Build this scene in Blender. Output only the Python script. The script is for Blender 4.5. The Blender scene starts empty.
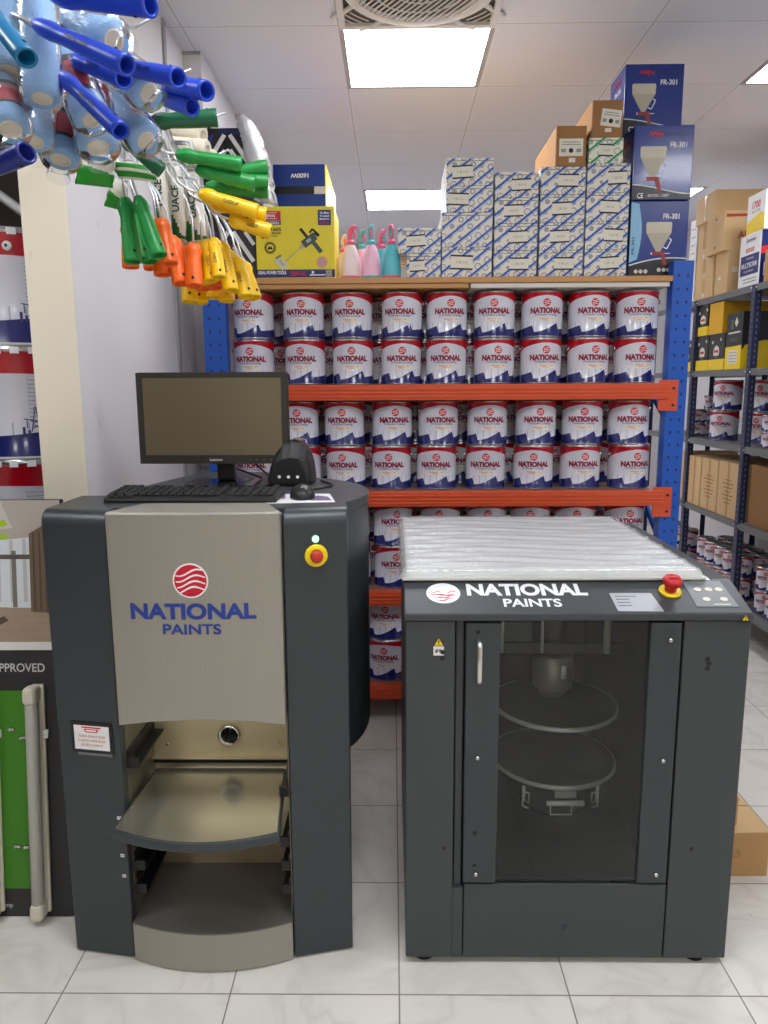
import bpy, bmesh, math, random
from mathutils import Vector, Matrix
random.seed(7)
SC = bpy.context.scene
COL = SC.collection
PI = math.pi
ORD = ['', 'first', 'second', 'third', 'fourth', 'fifth', 'sixth', 'seventh', 'eighth', 'ninth', 'tenth', 'eleventh', 'twelfth', 'thirteenth', 'fourteenth', 'fifteenth']

# ------------------------------------------------------------------ materials
def srgb(r, g, b):
    def f(c):
        c /= 255.0
        return c / 12.92 if c <= 0.04045 else ((c + 0.055) / 1.055) ** 2.4
    return (f(r), f(g), f(b), 1.0)

MATS = {}
def mat(name, rgb, rough=0.5, metal=0.0, var=0.06, scale=30.0, bump=0.0, bscale=200.0, coat=0.0, emit=0.0, spec=0.5):
    if name in MATS:
        return MATS[name]
    m = bpy.data.materials.new(name)
    m.use_nodes = True
    nt = m.node_tree
    b = nt.nodes['Principled BSDF']
    col = srgb(*rgb)
    b.inputs['Roughness'].default_value = rough
    b.inputs['Metallic'].default_value = metal
    b.inputs['Specular IOR Level'].default_value = spec
    if coat:
        b.inputs['Coat Weight'].default_value = coat
        b.inputs['Coat Roughness'].default_value = 0.08
    tc = nt.nodes.new('ShaderNodeTexCoord')
    n = nt.nodes.new('ShaderNodeTexNoise')
    n.inputs['Scale'].default_value = scale
    n.inputs['Detail'].default_value = 4.0
    nt.links.new(tc.outputs['Object'], n.inputs['Vector'])
    mx = nt.nodes.new('ShaderNodeMix')
    mx.data_type = 'RGBA'
    mx.inputs[6].default_value = tuple(c * (1 - var) for c in col[:3]) + (1,)
    mx.inputs[7].default_value = tuple(min(1, c * (1 + var)) for c in col[:3]) + (1,)
    nt.links.new(n.outputs['Fac'], mx.inputs[0])
    nt.links.new(mx.outputs[2], b.inputs['Base Color'])
    if bump:
        n2 = nt.nodes.new('ShaderNodeTexNoise')
        n2.inputs['Scale'].default_value = bscale
        nt.links.new(tc.outputs['Object'], n2.inputs['Vector'])
        bp_ = nt.nodes.new('ShaderNodeBump')
        bp_.inputs['Strength'].default_value = bump
        bp_.inputs['Distance'].default_value = 0.004
        nt.links.new(n2.outputs['Fac'], bp_.inputs['Height'])
        nt.links.new(bp_.outputs['Normal'], b.inputs['Normal'])
    if emit:
        b.inputs['Emission Color'].default_value = col
        b.inputs['Emission Strength'].default_value = emit
    MATS[name] = m
    return m

class NG:
    """tiny node builder"""
    def __init__(s, m):
        s.nt = m.node_tree
    def n(s, t, **k):
        nd = s.nt.nodes.new(t)
        for a, v in k.items():
            setattr(nd, a, v)
        return nd
    def link(s, a, b):
        s.nt.links.new(a, b)
    def math(s, op, a, b=None, c=None, clamp=False):
        nd = s.n('ShaderNodeMath', operation=op)
        nd.use_clamp = clamp
        for i, v in enumerate((a, b, c)):
            if v is None:
                continue
            if isinstance(v, (int, float)):
                nd.inputs[i].default_value = v
            else:
                s.link(v, nd.inputs[i])
        return nd.outputs[0]
    def mix(s, f, a, b):
        nd = s.n('ShaderNodeMix', data_type='RGBA')
        if isinstance(f, (int, float)):
            nd.inputs[0].default_value = f
        else:
            s.link(f, nd.inputs[0])
        for i, v in ((6, a), (7, b)):
            if isinstance(v, tuple):
                nd.inputs[i].default_value = v
            else:
                s.link(v, nd.inputs[i])
        return nd.outputs[2]
    def noise(s, vec, scale, detail=3.0, dist=0.0):
        nd = s.n('ShaderNodeTexNoise')
        nd.inputs['Scale'].default_value = scale
        nd.inputs['Detail'].default_value = detail
        nd.inputs['Distortion'].default_value = dist
        s.link(vec, nd.inputs['Vector'])
        return nd.outputs['Fac']

def newmat(name):
    m = bpy.data.materials.new(name)
    m.use_nodes = True
    MATS[name] = m
    g = NG(m)
    b = m.node_tree.nodes['Principled BSDF']
    tc = g.n('ShaderNodeTexCoord')
    sp = g.n('ShaderNodeSeparateXYZ')
    g.link(tc.outputs['Object'], sp.inputs[0])
    return m, g, b, tc.outputs['Object'], sp.outputs

FX0, FY0 = 0.0112, 1.5342           # floor joint origin, 0.4 m tiles
CX0, CY0, CH = -0.2018, 3.096, 2.7747   # ceiling grid origin, 0.6 m panels

def grid_lines(g, o, x0, y0, t, w):
    fx = g.math('FRACT', g.math('DIVIDE', g.math('SUBTRACT', o[0], x0), t))
    fy = g.math('FRACT', g.math('DIVIDE', g.math('SUBTRACT', o[1], y0), t))
    ex = g.math('ABSOLUTE', g.math('SUBTRACT', fx, 0.5))
    ey = g.math('ABSOLUTE', g.math('SUBTRACT', fy, 0.5))
    mx = g.math('MAXIMUM', ex, ey)
    line = g.math('GREATER_THAN', mx, 0.5 - w / t)
    ix = g.math('FLOOR', g.math('DIVIDE', g.math('SUBTRACT', o[0], x0), t))
    iy = g.math('FLOOR', g.math('DIVIDE', g.math('SUBTRACT', o[1], y0), t))
    cv = g.n('ShaderNodeCombineXYZ')
    g.link(ix, cv.inputs[0]); g.link(iy, cv.inputs[1])
    wn = g.n('ShaderNodeTexWhiteNoise')
    g.link(cv.outputs[0], wn.inputs['Vector'])
    return line, wn.outputs['Value'], wn.outputs['Color'], mx

def make_floor_mat():
    m, g, b, vec, o = newmat('marble_tile')
    line, rnd, rc, mx = grid_lines(g, o, FX0, FY0, 0.4, 0.0018)
    add = g.n('ShaderNodeVectorMath', operation='MULTIPLY_ADD')
    g.link(rc, add.inputs[0]); add.inputs[1].default_value = (9, 9, 9); g.link(vec, add.inputs[2])
    ns = g.noise(add.outputs[0], 3.2, 6, 1.2)
    vein = g.math('SUBTRACT', 1.0, g.math('MULTIPLY', g.math('ABSOLUTE', g.math('SUBTRACT', ns, 0.5)), 9.0), clamp=True)
    vein = g.math('MULTIPLY', g.math('POWER', vein, 2.0), 0.35)
    base = g.mix(g.noise(add.outputs[0], 1.6, 4), srgb(222, 217, 207), srgb(236, 232, 224))
    base = g.mix(vein, base, srgb(196, 190, 178))
    base = g.mix(g.math('MULTIPLY', rnd, 0.12), base, srgb(200, 195, 184))
    dn = g.noise(vec, 38.0, 2)
    dirt = g.math('MULTIPLY', g.math('GREATER_THAN', dn, 0.755), 0.5)
    base = g.mix(dirt, base, srgb(130, 122, 112))
    base = g.mix(line, base, srgb(134, 127, 116))
    g.link(base, b.inputs['Base Color'])
    r = g.math('MULTIPLY_ADD', g.noise(vec, 8.0), 0.15, 0.16)
    r = g.math('MULTIPLY_ADD', line, 0.5, r)
    g.link(r, b.inputs['Roughness'])
    bm_ = g.n('ShaderNodeBump'); bm_.inputs['Strength'].default_value = 0.35; bm_.inputs['Distance'].default_value = 0.002
    g.link(g.math('SUBTRACT', 1.0, line), bm_.inputs['Height'])
    g.link(bm_.outputs[0], b.inputs['Normal'])
    return m

def make_ceiling_mat():
    m, g, b, vec, o = newmat('ceiling_panel')
    line, rnd, rc, mx = grid_lines(g, o, CX0, CY0, 0.6, 0.0035)
    wide = g.math('GREATER_THAN', mx, 0.5 - 0.012 / 0.6)
    base = g.mix(g.math('MULTIPLY', rnd, 0.5), srgb(226, 226, 233), srgb(220, 220, 227))
    base = g.mix(wide, base, srgb(230, 230, 236))
    base = g.mix(line, base, srgb(196, 193, 194))
    g.link(base, b.inputs['Base Color'])
    b.inputs['Roughness'].default_value = 0.55
    bm_ = g.n('ShaderNodeBump'); bm_.inputs['Strength'].default_value = 0.15; bm_.inputs['Distance'].default_value = 0.002
    g.link(g.noise(vec, 120.0), bm_.inputs['Height'])
    g.link(bm_.outputs[0], b.inputs['Normal'])
    return m

def make_wall_mat(name, c1, c2, sc=2.0):
    m, g, b, vec, o = newmat(name)
    base = g.mix(g.noise(vec, sc, 5), srgb(*c1), srgb(*c2))
    sm = g.noise(vec, 14.0, 6)
    base = g.mix(g.math('MULTIPLY', g.math('GREATER_THAN', sm, 0.70), 0.25), base, srgb(c1[0] - 40, c1[1] - 40, c1[2] - 42))
    g.link(base, b.inputs['Base Color'])
    b.inputs['Roughness'].default_value = 0.7
    bm_ = g.n('ShaderNodeBump'); bm_.inputs['Strength'].default_value = 0.2; bm_.inputs['Distance'].default_value = 0.004
    g.link(g.noise(vec, 9.0, 6), bm_.inputs['Height'])
    g.link(bm_.outputs[0], b.inputs['Normal'])
    return m

def make_tin_mat(name, h, red_top=0.885, red_arch=-0.085, nav_h=0.195, nav_amp=0.12):
    """printed tin: red band with an arched lower edge, white field, navy wave at the foot"""
    m, g, b, vec, o = newmat(name)
    th = g.math('ARCTAN2', o[0], g.math('MULTIPLY', o[1], -1.0))
    zz = g.math('DIVIDE', o[2], h)
    arch = g.math('MULTIPLY_ADD', g.math('POWER', g.math('ABSOLUTE', th), 1.7), red_arch, red_top)
    red = g.math('GREATER_THAN', zz, arch)
    w1 = g.math('MULTIPLY_ADD', g.math('SINE', g.math('MULTIPLY_ADD', th, 2.6, -0.4)), nav_amp * 0.25, nav_h)
    fr = g.math('FRACT', g.math('MULTIPLY_ADD', th, 0.80, 0.48))
    crest = g.math('MULTIPLY', g.math('POWER', fr, 1.7), g.math('MINIMUM', 1.0, g.math('MULTIPLY', g.math('SUBTRACT', 1.0, fr), 11.0)))
    w2 = g.math('MULTIPLY_ADD', crest, nav_amp * 1.35, -nav_amp * 0.45)
    nav = g.math('LESS_THAN', zz, g.math('ADD', w1, w2))
    base = g.mix(g.noise(vec, 12.0), srgb(214, 214, 226), srgb(228, 228, 236))
    # faint skyline of masts above the wave
    sk = g.math('FRACT', g.math('MULTIPLY', th, 3.1))
    mast = g.math('MULTIPLY', g.math('LESS_THAN', sk, 0.10), g.math('LESS_THAN', zz, 0.33))
    base = g.mix(g.math('MULTIPLY', mast, 0.6), base, srgb(120, 124, 170))
    base = g.mix(nav, base, srgb(28, 32, 104))
    base = g.mix(red, base, srgb(190, 14, 36))
    g.link(base, b.inputs['Base Color'])
    b.inputs['Roughness'].default_value = 0.22
    b.inputs['Coat Weight'].default_value = 0.3
    b.inputs['Coat Roughness'].default_value = 0.05
    return m

def make_stripe_mat(name, stripe, paper=(221, 217, 200), dark=(74, 92, 140)):
    """carton printed with diagonal stripes and oval marks"""
    m, g, b, vec, o = newmat(name)
    d = g.math('ADD', g.math('MULTIPLY', o[0], 0.78), g.math('MULTIPLY', o[2], -1.0))
    d = g.math('ADD', d, g.math('MULTIPLY', o[1], 0.78))
    f = g.math('FRACT', g.math('DIVIDE', d, 0.050))
    st = g.math('LESS_THAN', f, 0.21)
    st2 = g.math('MULTIPLY', g.math('GREATER_THAN', f, 0.27), g.math('LESS_THAN', f, 0.33))
    vor = g.n('ShaderNodeTexVoronoi'); vor.inputs['Scale'].default_value = 30.0
    vor.inputs['Randomness'].default_value = 0.35
    g.link(vec, vor.inputs['Vector'])
    dist = vor.outputs['Distance']
    ring = g.math('MULTIPLY', g.math('GREATER_THAN', dist, 0.28), g.math('LESS_THAN', dist, 0.40))
    core = g.math('LESS_THAN', dist, 0.10)
    base = g.mix(g.noise(vec, 20.0), srgb(*paper), srgb(min(255, paper[0] + 10), min(255, paper[1] + 8), min(255, paper[2] + 8)))
    base = g.mix(g.math('MULTIPLY', g.math('ADD', ring, core), 0.62), base, srgb(*dark))
    base = g.mix(st2, base, srgb(150, 170, 205))
    base = g.mix(st, base, srgb(*stripe))
    g.link(base, b.inputs['Base Color'])
    b.inputs['Roughness'].default_value = 0.45
    return m

def make_film(name, tint=(0.96, 0.97, 0.98), opac=0.06, bump=0.8, bsc=40.0, rough=0.08, ior=1.45):
    m = bpy.data.materials.new(name); m.use_nodes = True
    MATS[name] = m
    g = NG(m); nt = m.node_tree
    for nd in list(nt.nodes):
        nt.nodes.remove(nd)
    out = g.n('ShaderNodeOutputMaterial')
    tr = g.n('ShaderNodeBsdfTransparent'); tr.inputs[0].default_value = tint + (1,)
    gl = g.n('ShaderNodeBsdfGlossy'); gl.inputs['Roughness'].default_value = rough
    df = g.n('ShaderNodeBsdfDiffuse'); df.inputs[0].default_value = (0.85, 0.87, 0.9, 1)
    fr = g.n('ShaderNodeFresnel'); fr.inputs[0].default_value = ior
    tc = g.n('ShaderNodeTexCoord')
    if bump:
        nz = g.noise(tc.outputs['Object'], bsc, 4, 1.0)
        bm_ = g.n('ShaderNodeBump'); bm_.inputs['Strength'].default_value = bump; bm_.inputs['Distance'].default_value = 0.01
        g.link(nz, bm_.inputs['Height'])
        for s in (gl, df):
            g.link(bm_.outputs[0], s.inputs['Normal'])
    m1 = g.n('ShaderNodeMixShader'); m1.inputs[0].default_value = opac
    g.link(tr.outputs[0], m1.inputs[1]); g.link(df.outputs[0], m1.inputs[2])
    m2 = g.n('ShaderNodeMixShader')
    g.link(fr.outputs[0], m2.inputs[0]); g.link(m1.outputs[0], m2.inputs[1]); g.link(gl.outputs[0], m2.inputs[2])
    g.link(m2.outputs[0], out.inputs[0])
    return m

def make_brushed(name, rgb, rough=0.35, axis='X', metal=0.85):
    m, g, b, vec, o = newmat(name)
    mp = g.n('ShaderNodeMapping')
    mp.inputs['Scale'].default_value = {'X': (4, 300, 300), 'Z': (300, 300, 4), 'Y': (300, 4, 300)}[axis]
    g.link(vec, mp.inputs[0])
    nz = g.noise(mp.outputs[0], 1.0, 3)
    c = srgb(*rgb)
    base = g.mix(nz, tuple(x * 0.9 for x in c[:3]) + (1,), tuple(min(1, x * 1.08) for x in c[:3]) + (1,))
    g.link(base, b.inputs['Base Color'])
    b.inputs['Metallic'].default_value = metal
    g.link(g.math('MULTIPLY_ADD', nz, 0.15, rough - 0.07), b.inputs['Roughness'])
    return m

def make_wood(name, c1, c2):
    m, g, b, vec, o = newmat(name)
    mp = g.n('ShaderNodeMapping'); mp.inputs['Scale'].default_value = (2.0, 20.0, 40.0)
    g.link(vec, mp.inputs[0])
    nz = g.noise(mp.outputs[0], 2.0, 5, 0.6)
    g.link(g.mix(nz, srgb(*c1), srgb(*c2)), b.inputs['Base Color'])
    b.inputs['Roughness'].default_value = 0.5
    return m

# ------------------------------------------------------------------ mesh builder
def frame_to(a, b):
    """matrix whose +Z runs from a to b, origin at a"""
    a = Vector(a); d = Vector(b) - a
    return Matrix.Translation(a) @ d.to_track_quat('Z', 'Y').to_matrix().to_4x4()

class MB:
    def __init__(s):
        s.bm = bmesh.new()
        s.mats = []
    def mi(s, m):
        if m is None:
            return 0
        if m not in s.mats:
            s.mats.append(m)
        return s.mats.index(m)
    def _fin(s, verts, m, smooth):
        i = s.mi(m)
        vs = set(verts)
        for f in {f for v in verts for f in v.link_faces}:
            if all(v in vs for v in f.verts):
                f.material_index = i
                f.smooth = smooth
    def box(s, lo, hi, m=None, bev=0.0, seg=2, M=None):
        lo = Vector(lo); hi = Vector(hi)
        r = bmesh.ops.create_cube(s.bm, size=1.0)
        vs = r['verts']
        for v in vs:
            v.co = Vector([(lo[k] + hi[k]) / 2 + v.co[k] * (hi[k] - lo[k]) for k in range(3)])
        if bev > 0:
            es = list({e for v in vs for e in v.link_edges})
            rb = bmesh.ops.bevel(s.bm, geom=es, offset=bev, segments=seg, profile=0.5, affect='EDGES')
            vs = list({v for f in rb['faces'] for v in f.verts})
            vs = s._island(vs)
        if M is not None:
            for v in vs:
                v.co = M @ v.co
        s._fin(vs, m, False)
        return vs
    def _island(s, vs):
        seen = set(vs); st = list(vs)
        while st:
            v = st.pop()
            for e in v.link_edges:
                o = e.other_vert(v)
                if o not in seen:
                    seen.add(o); st.append(o)
        return list(seen)
    def lathe(s, prof, m=None, seg=24, M=None, smooth=True, closed=False, sx=1.0, sy=1.0):
        """profile of (r, z) pairs revolved about Z; m may be a list per segment"""
        rings = []
        for r, z in prof:
            if r < 1e-6:
                rings.append([s.bm.verts.new((0, 0, z))])
            else:
                rings.append([s.bm.verts.new((r * sx * math.cos(2 * PI * k / seg), r * sy * math.sin(2 * PI * k / seg), z)) for k in range(seg)])
        allv = [v for r in rings for v in r]
        for i in range(len(rings) - 1):
            a, b = rings[i], rings[i + 1]
            mm = m[i] if isinstance(m, (list, tuple)) else m
            ii = s.mi(mm)
            for k in range(seg):
                k2 = (k + 1) % seg
                if len(a) == 1 and len(b) == 1:
                    continue
                if len(a) == 1:
                    f = s.bm.faces.new((a[0], b[k2], b[k]))
                elif len(b) == 1:
                    f = s.bm.faces.new((a[k], a[k2], b[0]))
                else:
                    f = s.bm.faces.new((a[k], a[k2], b[k2], b[k]))
                f.material_index = ii; f.smooth = smooth
        if M is not None:
            for v in allv:
                v.co = M @ v.co
        return allv
    def cyl(s, a, b, r, m=None, seg=20, r2=None, smooth=True):
        L = (Vector(b) - Vector(a)).length
        r2 = r if r2 is None else r2
        e = min(r, r2, L) * 0.04
        M = frame_to(a, b)
        # doubled rings keep the rim crisp
        return s.lathe([(0, 0), (r - e, 0), (r, e), (r2, L - e), (r2 - e, L), (0, L)], m, seg, M, smooth)
    def tube(s, pts, r, m=None, seg=8, cap=True):
        pts = [Vector(p) for p in pts]
        n = len(pts)
        if n < 2:
            return []
        rs = r if isinstance(r, (list, tuple)) else [r] * n
        rings = []
        up = None
        for i, p in enumerate(pts):
            t = (pts[min(i + 1, n - 1)] - pts[max(i - 1, 0)]).normalized()
            if up is None:
                up = Vector((0, 0, 1)) if abs(t.z) < 0.9 else Vector((1, 0, 0))
            x = up.cross(t)
            if x.length < 1e-4:
                x = Vector((1, 0, 0)).cross(t)
            x.normalize(); y = t.cross(x).normalized(); up = y
            rings.append([s.bm.verts.new(p + x * rs[i] * math.cos(2 * PI * k / seg) + y * rs[i] * math.sin(2 * PI * k / seg)) for k in range(seg)])
        ii = s.mi(m)
        for i in range(n - 1):
            for k in range(seg):
                f = s.bm.faces.new((rings[i][k], rings[i][(k + 1) % seg], rings[i + 1][(k + 1) % seg], rings[i + 1][k]))
                f.material_index = ii; f.smooth = True
        if cap:
            for rg in (rings[0][::-1], rings[-1]):
                f = s.bm.faces.new(rg); f.material_index = ii
        return [v for r_ in rings for v in r_]
    def prism(s, poly, vec, m=None, smooth=False, M=None, mside=None):
        """closed polygon of 3D points swept by vec"""
        vec = Vector(vec)
        a = [s.bm.verts.new(p) for p in poly]
        b = [s.bm.verts.new(Vector(p) + vec) for p in poly]
        n = len(poly)
        ii = s.mi(m); ij = s.mi(mside) if mside is not None else ii
        f = s.bm.faces.new(a[::-1]); f.material_index = ii
        f = s.bm.faces.new(b); f.material_index = ii
        for k in range(n):
            f = s.bm.faces.new((a[k], a[(k + 1) % n], b[(k + 1) % n], b[k])); f.material_index = ij; f.smooth = smooth
        if M is not None:
            for v in a + b:
                v.co = M @ v.co
        return a + b
    def loft(s, A, B, m=None, caps=True):
        """two matching closed 3D outlines joined"""
        a = [s.bm.verts.new(p) for p in A]; b = [s.bm.verts.new(p) for p in B]
        n = len(a); ii = s.mi(m)
        for k in range(n):
            f = s.bm.faces.new((a[k], a[(k + 1) % n], b[(k + 1) % n], b[k])); f.material_index = ii
        if caps:
            f = s.bm.faces.new(a[::-1]); f.material_index = ii
            f = s.bm.faces.new(b); f.material_index = ii
        return a + b
    def quad(s, pts, m=None):
        vs = [s.bm.verts.new(p) for p in pts]
        f = s.bm.faces.new(vs); f.material_index = s.mi(m)
        return vs
    def plate(s, pts2, M, th, m=None):
        """2D outline in the local XY plane of M, thickness th along local +Z"""
        return s.prism([(x, y, 0) for x, y in pts2], (0, 0, th), m, M=M)
    def disc(s, c, r, M, th, m=None, seg=28, rx=None):
        rx = rx or r
        return s.plate([(c[0] + rx * math.cos(2 * PI * k / seg), c[1] + r * math.sin(2 * PI * k / seg)) for k in range(seg)], M, th, m)
    def sphere(s, c, r, m=None, sc=(1, 1, 1), seg=16, rings=10):
        prof = [(r * math.sin(PI * i / rings), -r * math.cos(PI * i / rings)) for i in range(rings + 1)]
        M = Matrix.Translation(Vector(c)) @ Matrix.Diagonal((sc[0], sc[1], sc[2], 1))
        return s.lathe(prof, m, seg, M)
    def mesh(s, me, M=None, m=None):
        """append an existing mesh, transformed"""
        i = s.mi(m)
        vs = []
        for v in me.vertices:
            vs.append(s.bm.verts.new((M @ v.co) if M is not None else v.co))
        for p in me.polygons:
            try:
                f = s.bm.faces.new([vs[k] for k in p.vertices]); f.material_index = i
            except ValueError:
                pass
        return vs
    def data(s, name):
        bmesh.ops.recalc_face_normals(s.bm, faces=s.bm.faces[:])
        me = bpy.data.meshes.new(name)
        s.bm.to_mesh(me); s.bm.free()
        for m in s.mats:
            me.materials.append(m)
        return me
    def build(s, name, parent=None, loc=None):
        o = bpy.data.objects.new(name, s.data(name))
        COL.objects.link(o)
        if parent is not None:
            o.parent = parent
        if loc is not None:
            o.location = loc
        return o

def tag(o, label, cat, group=None):
    o['label'] = label; o['category'] = cat
    if group:
        o['group'] = group
    return o
def thing(name, label, cat, loc=(0, 0, 0), rz=0.0, group=None):
    o = bpy.data.objects.new(name, None)
    o.empty_display_size = 0.05
    COL.objects.link(o)
    o.location = loc; o.rotation_euler = (0, 0, rz)
    return tag(o, label, cat, group)
def struct(o):
    o['kind'] = 'structure'
    return o
def dup(root, loc=None, rz=None, label=None, group=None):
    r = root.copy(); COL.objects.link(r)
    if loc is not None:
        r.location = loc
    if rz is not None:
        r.rotation_euler = (0, 0, rz)
    if label:
        r['label'] = label
    if group:
        r['group'] = group
    for ch in list(root.children):
        c = ch.copy(); COL.objects.link(c); c.parent = r
        for gch in list(ch.children):
            d = gch.copy(); COL.objects.link(d); d.parent = c
    return r

# ------------------------------------------------------------------ lettering
_tc = {}
def text_me(txt, bold=0.0, ext=0.0004, shear=0.0, spacing=1.0, res=4):
    """lettering mesh in XY, normalised to unit cap height, centred in x, base at y=0"""
    k = (txt, bold, shear, spacing, res)
    if k in _tc:
        return _tc[k]
    cu = bpy.data.curves.new('lettering', 'FONT')
    cu.body = txt; cu.size = 1.0; cu.offset = bold; cu.shear = shear; cu.space_character = spacing
    cu.align_x = 'CENTER'; cu.resolution_u = res
    ob = bpy.data.objects.new('lettering_tmp', cu)
    COL.objects.link(ob)
    me = bpy.data.meshes.new_from_object(ob)
    COL.objects.unlink(ob)
    bpy.data.objects.remove(ob)
    bpy.data.curves.remove(cu)
    xs = [v.co.x for v in me.vertices]; ys = [v.co.y for v in me.vertices]
    w = max(xs) - min(xs); cx = (max(xs) + min(xs)) / 2
    _tc[k] = (me, w, cx, min(0, min(ys)) if False else 0.0, max(ys))
    return _tc[k]
def add_text(mb, txt, M, width, height, m, th=0.0006, bold=0.02, shear=0.0, spacing=1.0, bend=None, res=4):
    """put lettering centred at the origin of M (local XY plane, +Z out), stretched to width x cap height"""
    me, w, cx, y0, y1 = text_me(txt, bold, shear=shear, spacing=spacing, res=res)
    i = mb.mi(m)
    out = []
    for layer in (0,):
        vs = []
        for v in me.vertices:
            x = (v.co.x - cx) / w * width
            y = (v.co.y - y1 / 2) / y1 * height
            p = Vector((x, y, th))
            if bend is not None:
                p = bend(p)
            else:
                p = M @ p
            vs.append(mb.bm.verts.new(p))
        for p in me.polygons:
            try:
                f = mb.bm.faces.new([vs[k] for k in p.vertices]); f.material_index = i
            except ValueError:
                pass
        out += vs
    return out

def front(x, y, z):
    """local XY plane that faces the -Y side, origin at (x,y,z): local x->X, local y->Z, local z-> -Y"""
    return Matrix(((1, 0, 0, x), (0, 0, -1, y), (0, 1, 0, z), (0, 0, 0, 1)))
def leftface(x, y, z):
    """local XY plane facing -X: local x -> -Y, local y -> Z, local z -> -X"""
    return Matrix(((0, 0, -1, x), (-1, 0, 0, y), (0, 1, 0, z), (0, 0, 0, 1)))

def globe(mb, c, r, M, red, white, th=0.0008, ring=True):
    """round striped globe mark: white rim, red disc, pale waves"""
    if ring:
        mb.disc(c, r * 1.0, M, th, white, 36)
        rr = r * 0.91
    else:
        rr = r
    mb.disc(c, rr, M, th + 0.0004, red, 36)
    for k, y0 in enumerate((0.52, 0.16, -0.20, -0.56)):
        hw = 0.068
        pts_u, pts_l = [], []
        n = 22
        for j in range(n + 1):
            x = -1 + 2 * j / n
            y = y0 + 0.16 * math.sin(x * 3.1 + 0.35 + k * 0.25) + 0.10 * x
            w = hw * (1 - 0.5 * abs(x))
            if x * x + y * y < 0.99:
                pts_u.append((c[0] + x * rr, c[1] + (y + w) * rr))
                pts_l.append((c[0] + x * rr, c[1] + (y - w) * rr))
        if len(pts_u) > 3:
            mb.plate(pts_u + pts_l[::-1], M, th + 0.0008, white)

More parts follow.
